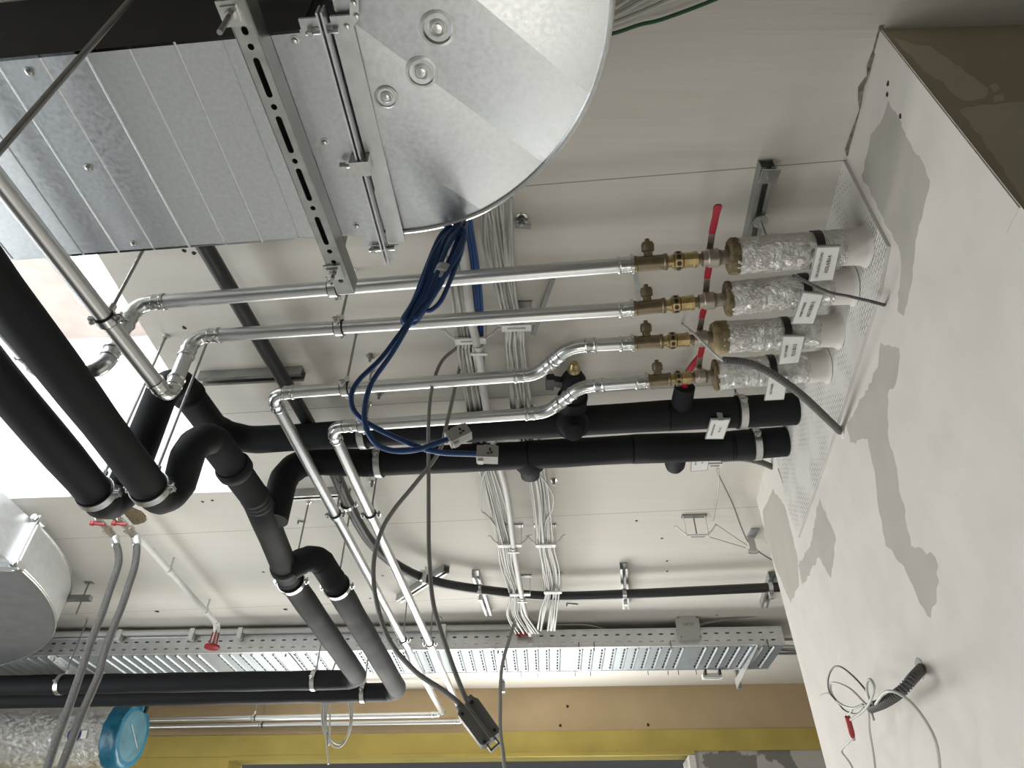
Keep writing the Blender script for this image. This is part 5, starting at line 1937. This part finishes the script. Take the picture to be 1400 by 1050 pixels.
part('connector_tip', MB().lathe(p1, p1 - p0, [(0, .0055), (.008, .006), (.01, .003)], 10), M['conduit_grey'], rc)
part('lead', MB().tube(spline([p0, onpier(1163, 974, .13), onpier(1166, 968, .13)], 5), .003, 8), M['cable_white'], rc)
part('lead', MB().tube(spline([p1, onpier(1160, 1015, .12), onpier(1152, 1023, .12), onpier(1152, 1030, .12), onpier(1162, 1043, .12), onpier(1170, 1060, .12)], 5), .003, 8), M['cable_white'], rc)
# grey hose between black pipes and wall, detector lead on the ceiling
solo('conduit', corrugated([at(985, 628, .975), at(1015, 627, .97), at(1040, 632, .965), at(1064, 642, .96)], .014, .01), M['corrugated_pale'], 'short grey conduit under the lower black pipe at the wall', 'conduit')
sm = thing('ceiling_bracket', 'small grey bracket block on the ceiling by the wall corner', 'bracket', at(1027, 735, 1))
a = at(1029, 728, 1)
part('bracket_plate', MB().box(V((a.x, a.y, ZC - .004)), .045, .10, .008), M['clear'], sm, smooth=False)
part('bracket_block', MB().box(V((a.x - .005, a.y + .05, ZC - .05)), .035, .035, .09), M['conduit_grey'], sm, smooth=False)
part('bracket_screw', MB().cyl(V((a.x - .03, a.y + .05, ZC - .085)), V((a.x + .02, a.y + .05, ZC - .085)), .012, seg=10), M['zinc'], sm)
solo('cable', MB().tube(spline([at(980, 637, .955), at(982, 648, .965), at(990, 665, .975), at(1002, 690, .98), (at(1015, 725, .98)), at(1026, 745, .98), at(1046, 760, .98), at(1060, 768, .98)], 6), .0042, 8), M['cable_grey'], 'grey cable on the ceiling from the lower black pipe to the wall corner', 'cable')
solo('cable', MB().tube(spline([at(982, 640, .955), at(983, 660, .975), at(979, 690, .98), at(975, 712, .97)], 6), .0035, 8), M['cable_white'], 'white cable on the ceiling from the lower black pipe to the empty clip', 'cable')
solo('wire', MB().tube([at(978, 716, .96), at(1022, 746, .955)], .0016, 6), M['rod'], 'upper of two thin wires stretched from the empty clip to the bracket block', 'wire')
solo('wire', MB().tube([at(970, 734, .935), at(1020, 749, .945)], .0016, 6), M['rod'], 'lower of two thin wires stretched from the empty clip to the bracket block', 'wire')

# ------------------------------------------------------------------ anchors and holes in the ceiling
def anchor(u, v, lab, big=1.0):
    p = at(u, v, 1)
    t = thing('ceiling_anchor', lab, 'anchor', p)
    part('anchor_plate', MB().lathe(p + UP * .001, -UP, [(0, .018 * big), (.003, .018 * big), (.004, .010 * big)], 12), M['zinc'], t)
    part('anchor_bolt', MB().cyl(p, p - UP * .03 * big, .006 * big, seg=8).cyl(p - UP * .006, p - UP * .014 * big, .010 * big, seg=6), M['rod'], t)
    return t


a_ = anchor(713, 299, 'loose ceiling anchor right of the cable bundles under the plenum edge', 1.2)
p = at(713, 299, 1)
part('loose_strap', MB().bar(p + V((-.02, .01, -.02)), p + V((.03, .015, -.022)), .018, .003), M['rod'], a_, smooth=False)
anchor(507, 486, 'ceiling anchor with a free bolt beside the third steel pipe')
anchor(519, 537, 'ceiling anchor with a free bolt between the two lowest steel pipes')
anchor(509, 659, 'ceiling anchor below the lower black pipe near the steel pipes')
anchor(757, 656, 'ceiling anchor right of the right ceiling bundle below the black pipes')
for u, v, dx, lab in ((775, 825, .07, 'small dark nail plate on the ceiling right of the cable bundles'), (408, 712, .03, 'small wall hook on the ceiling beside the forked black pipes'),):
    p = at(u, v, 1)
    solo('ceiling_nail', MB().bar(p - UP * .004, p + V((dx, .01, -.006)), .012, .006).cyl(p, p - UP * .02, .005, seg=8), M['rod'], lab, 'nail')
solo('ceiling_nail', MB().tube(spline([at(598, 842, .995), at(603, 844, .985), at(605, 849, .98)], 4), .004, 7), M['rod'], 'small bent hook on the ceiling behind the hanging grey cable', 'hook')
HO = [(905, 736), (912, 767), (912, 781), (523, 787), (506, 818), (215, 836), (390, 833), (252, 343), (252, 448), (265, 346), (980, 841), (277, 686), (290, 684), (360, 782), (870, 712), (1040, 686)]
for u, v in HO:
    p = at(u, v, 1)
    s_ = .009 if (u, v) not in ((215, 836), (390, 833)) else .018
    solo('drill_hole', MB().lathe(p + UP * .002, -UP, [(0, s_), (.0025, s_ * .9), (.003, s_ * .5)], 9, jit=.25), M['hole'], 'small dark drill hole or chip in the white ceiling', 'drill hole', 'drill holes in the ceiling')
for u, v in ((1214, 114), (1213, 129), (1231, 159)):
    p = onpier(u, v, 0)
    solo('drill_hole', MB().lathe(p - PN * .001, PN, [(0, .008), (.002, .006), (.0022, .003)], 8, jit=.3), M['hole'], 'small dark hole in the plaster near the top of the wall corner', 'drill hole', 'holes in the wall plaster')
for u, v in ((776, 966), (886, 991), (843, 1027), (766, 992)):
    p = onplane(u, v, W0, WN)
    solo('drill_hole', MB().lathe(p, WN, [(0, .012), (.002, .008), (.0022, .003)], 8, jit=.3).lathe(p, WN, [(0, .004), (.016, .003)], 8), M['hole'], 'small dark hole in the painted far wall', 'drill hole', 'holes in the far wall')
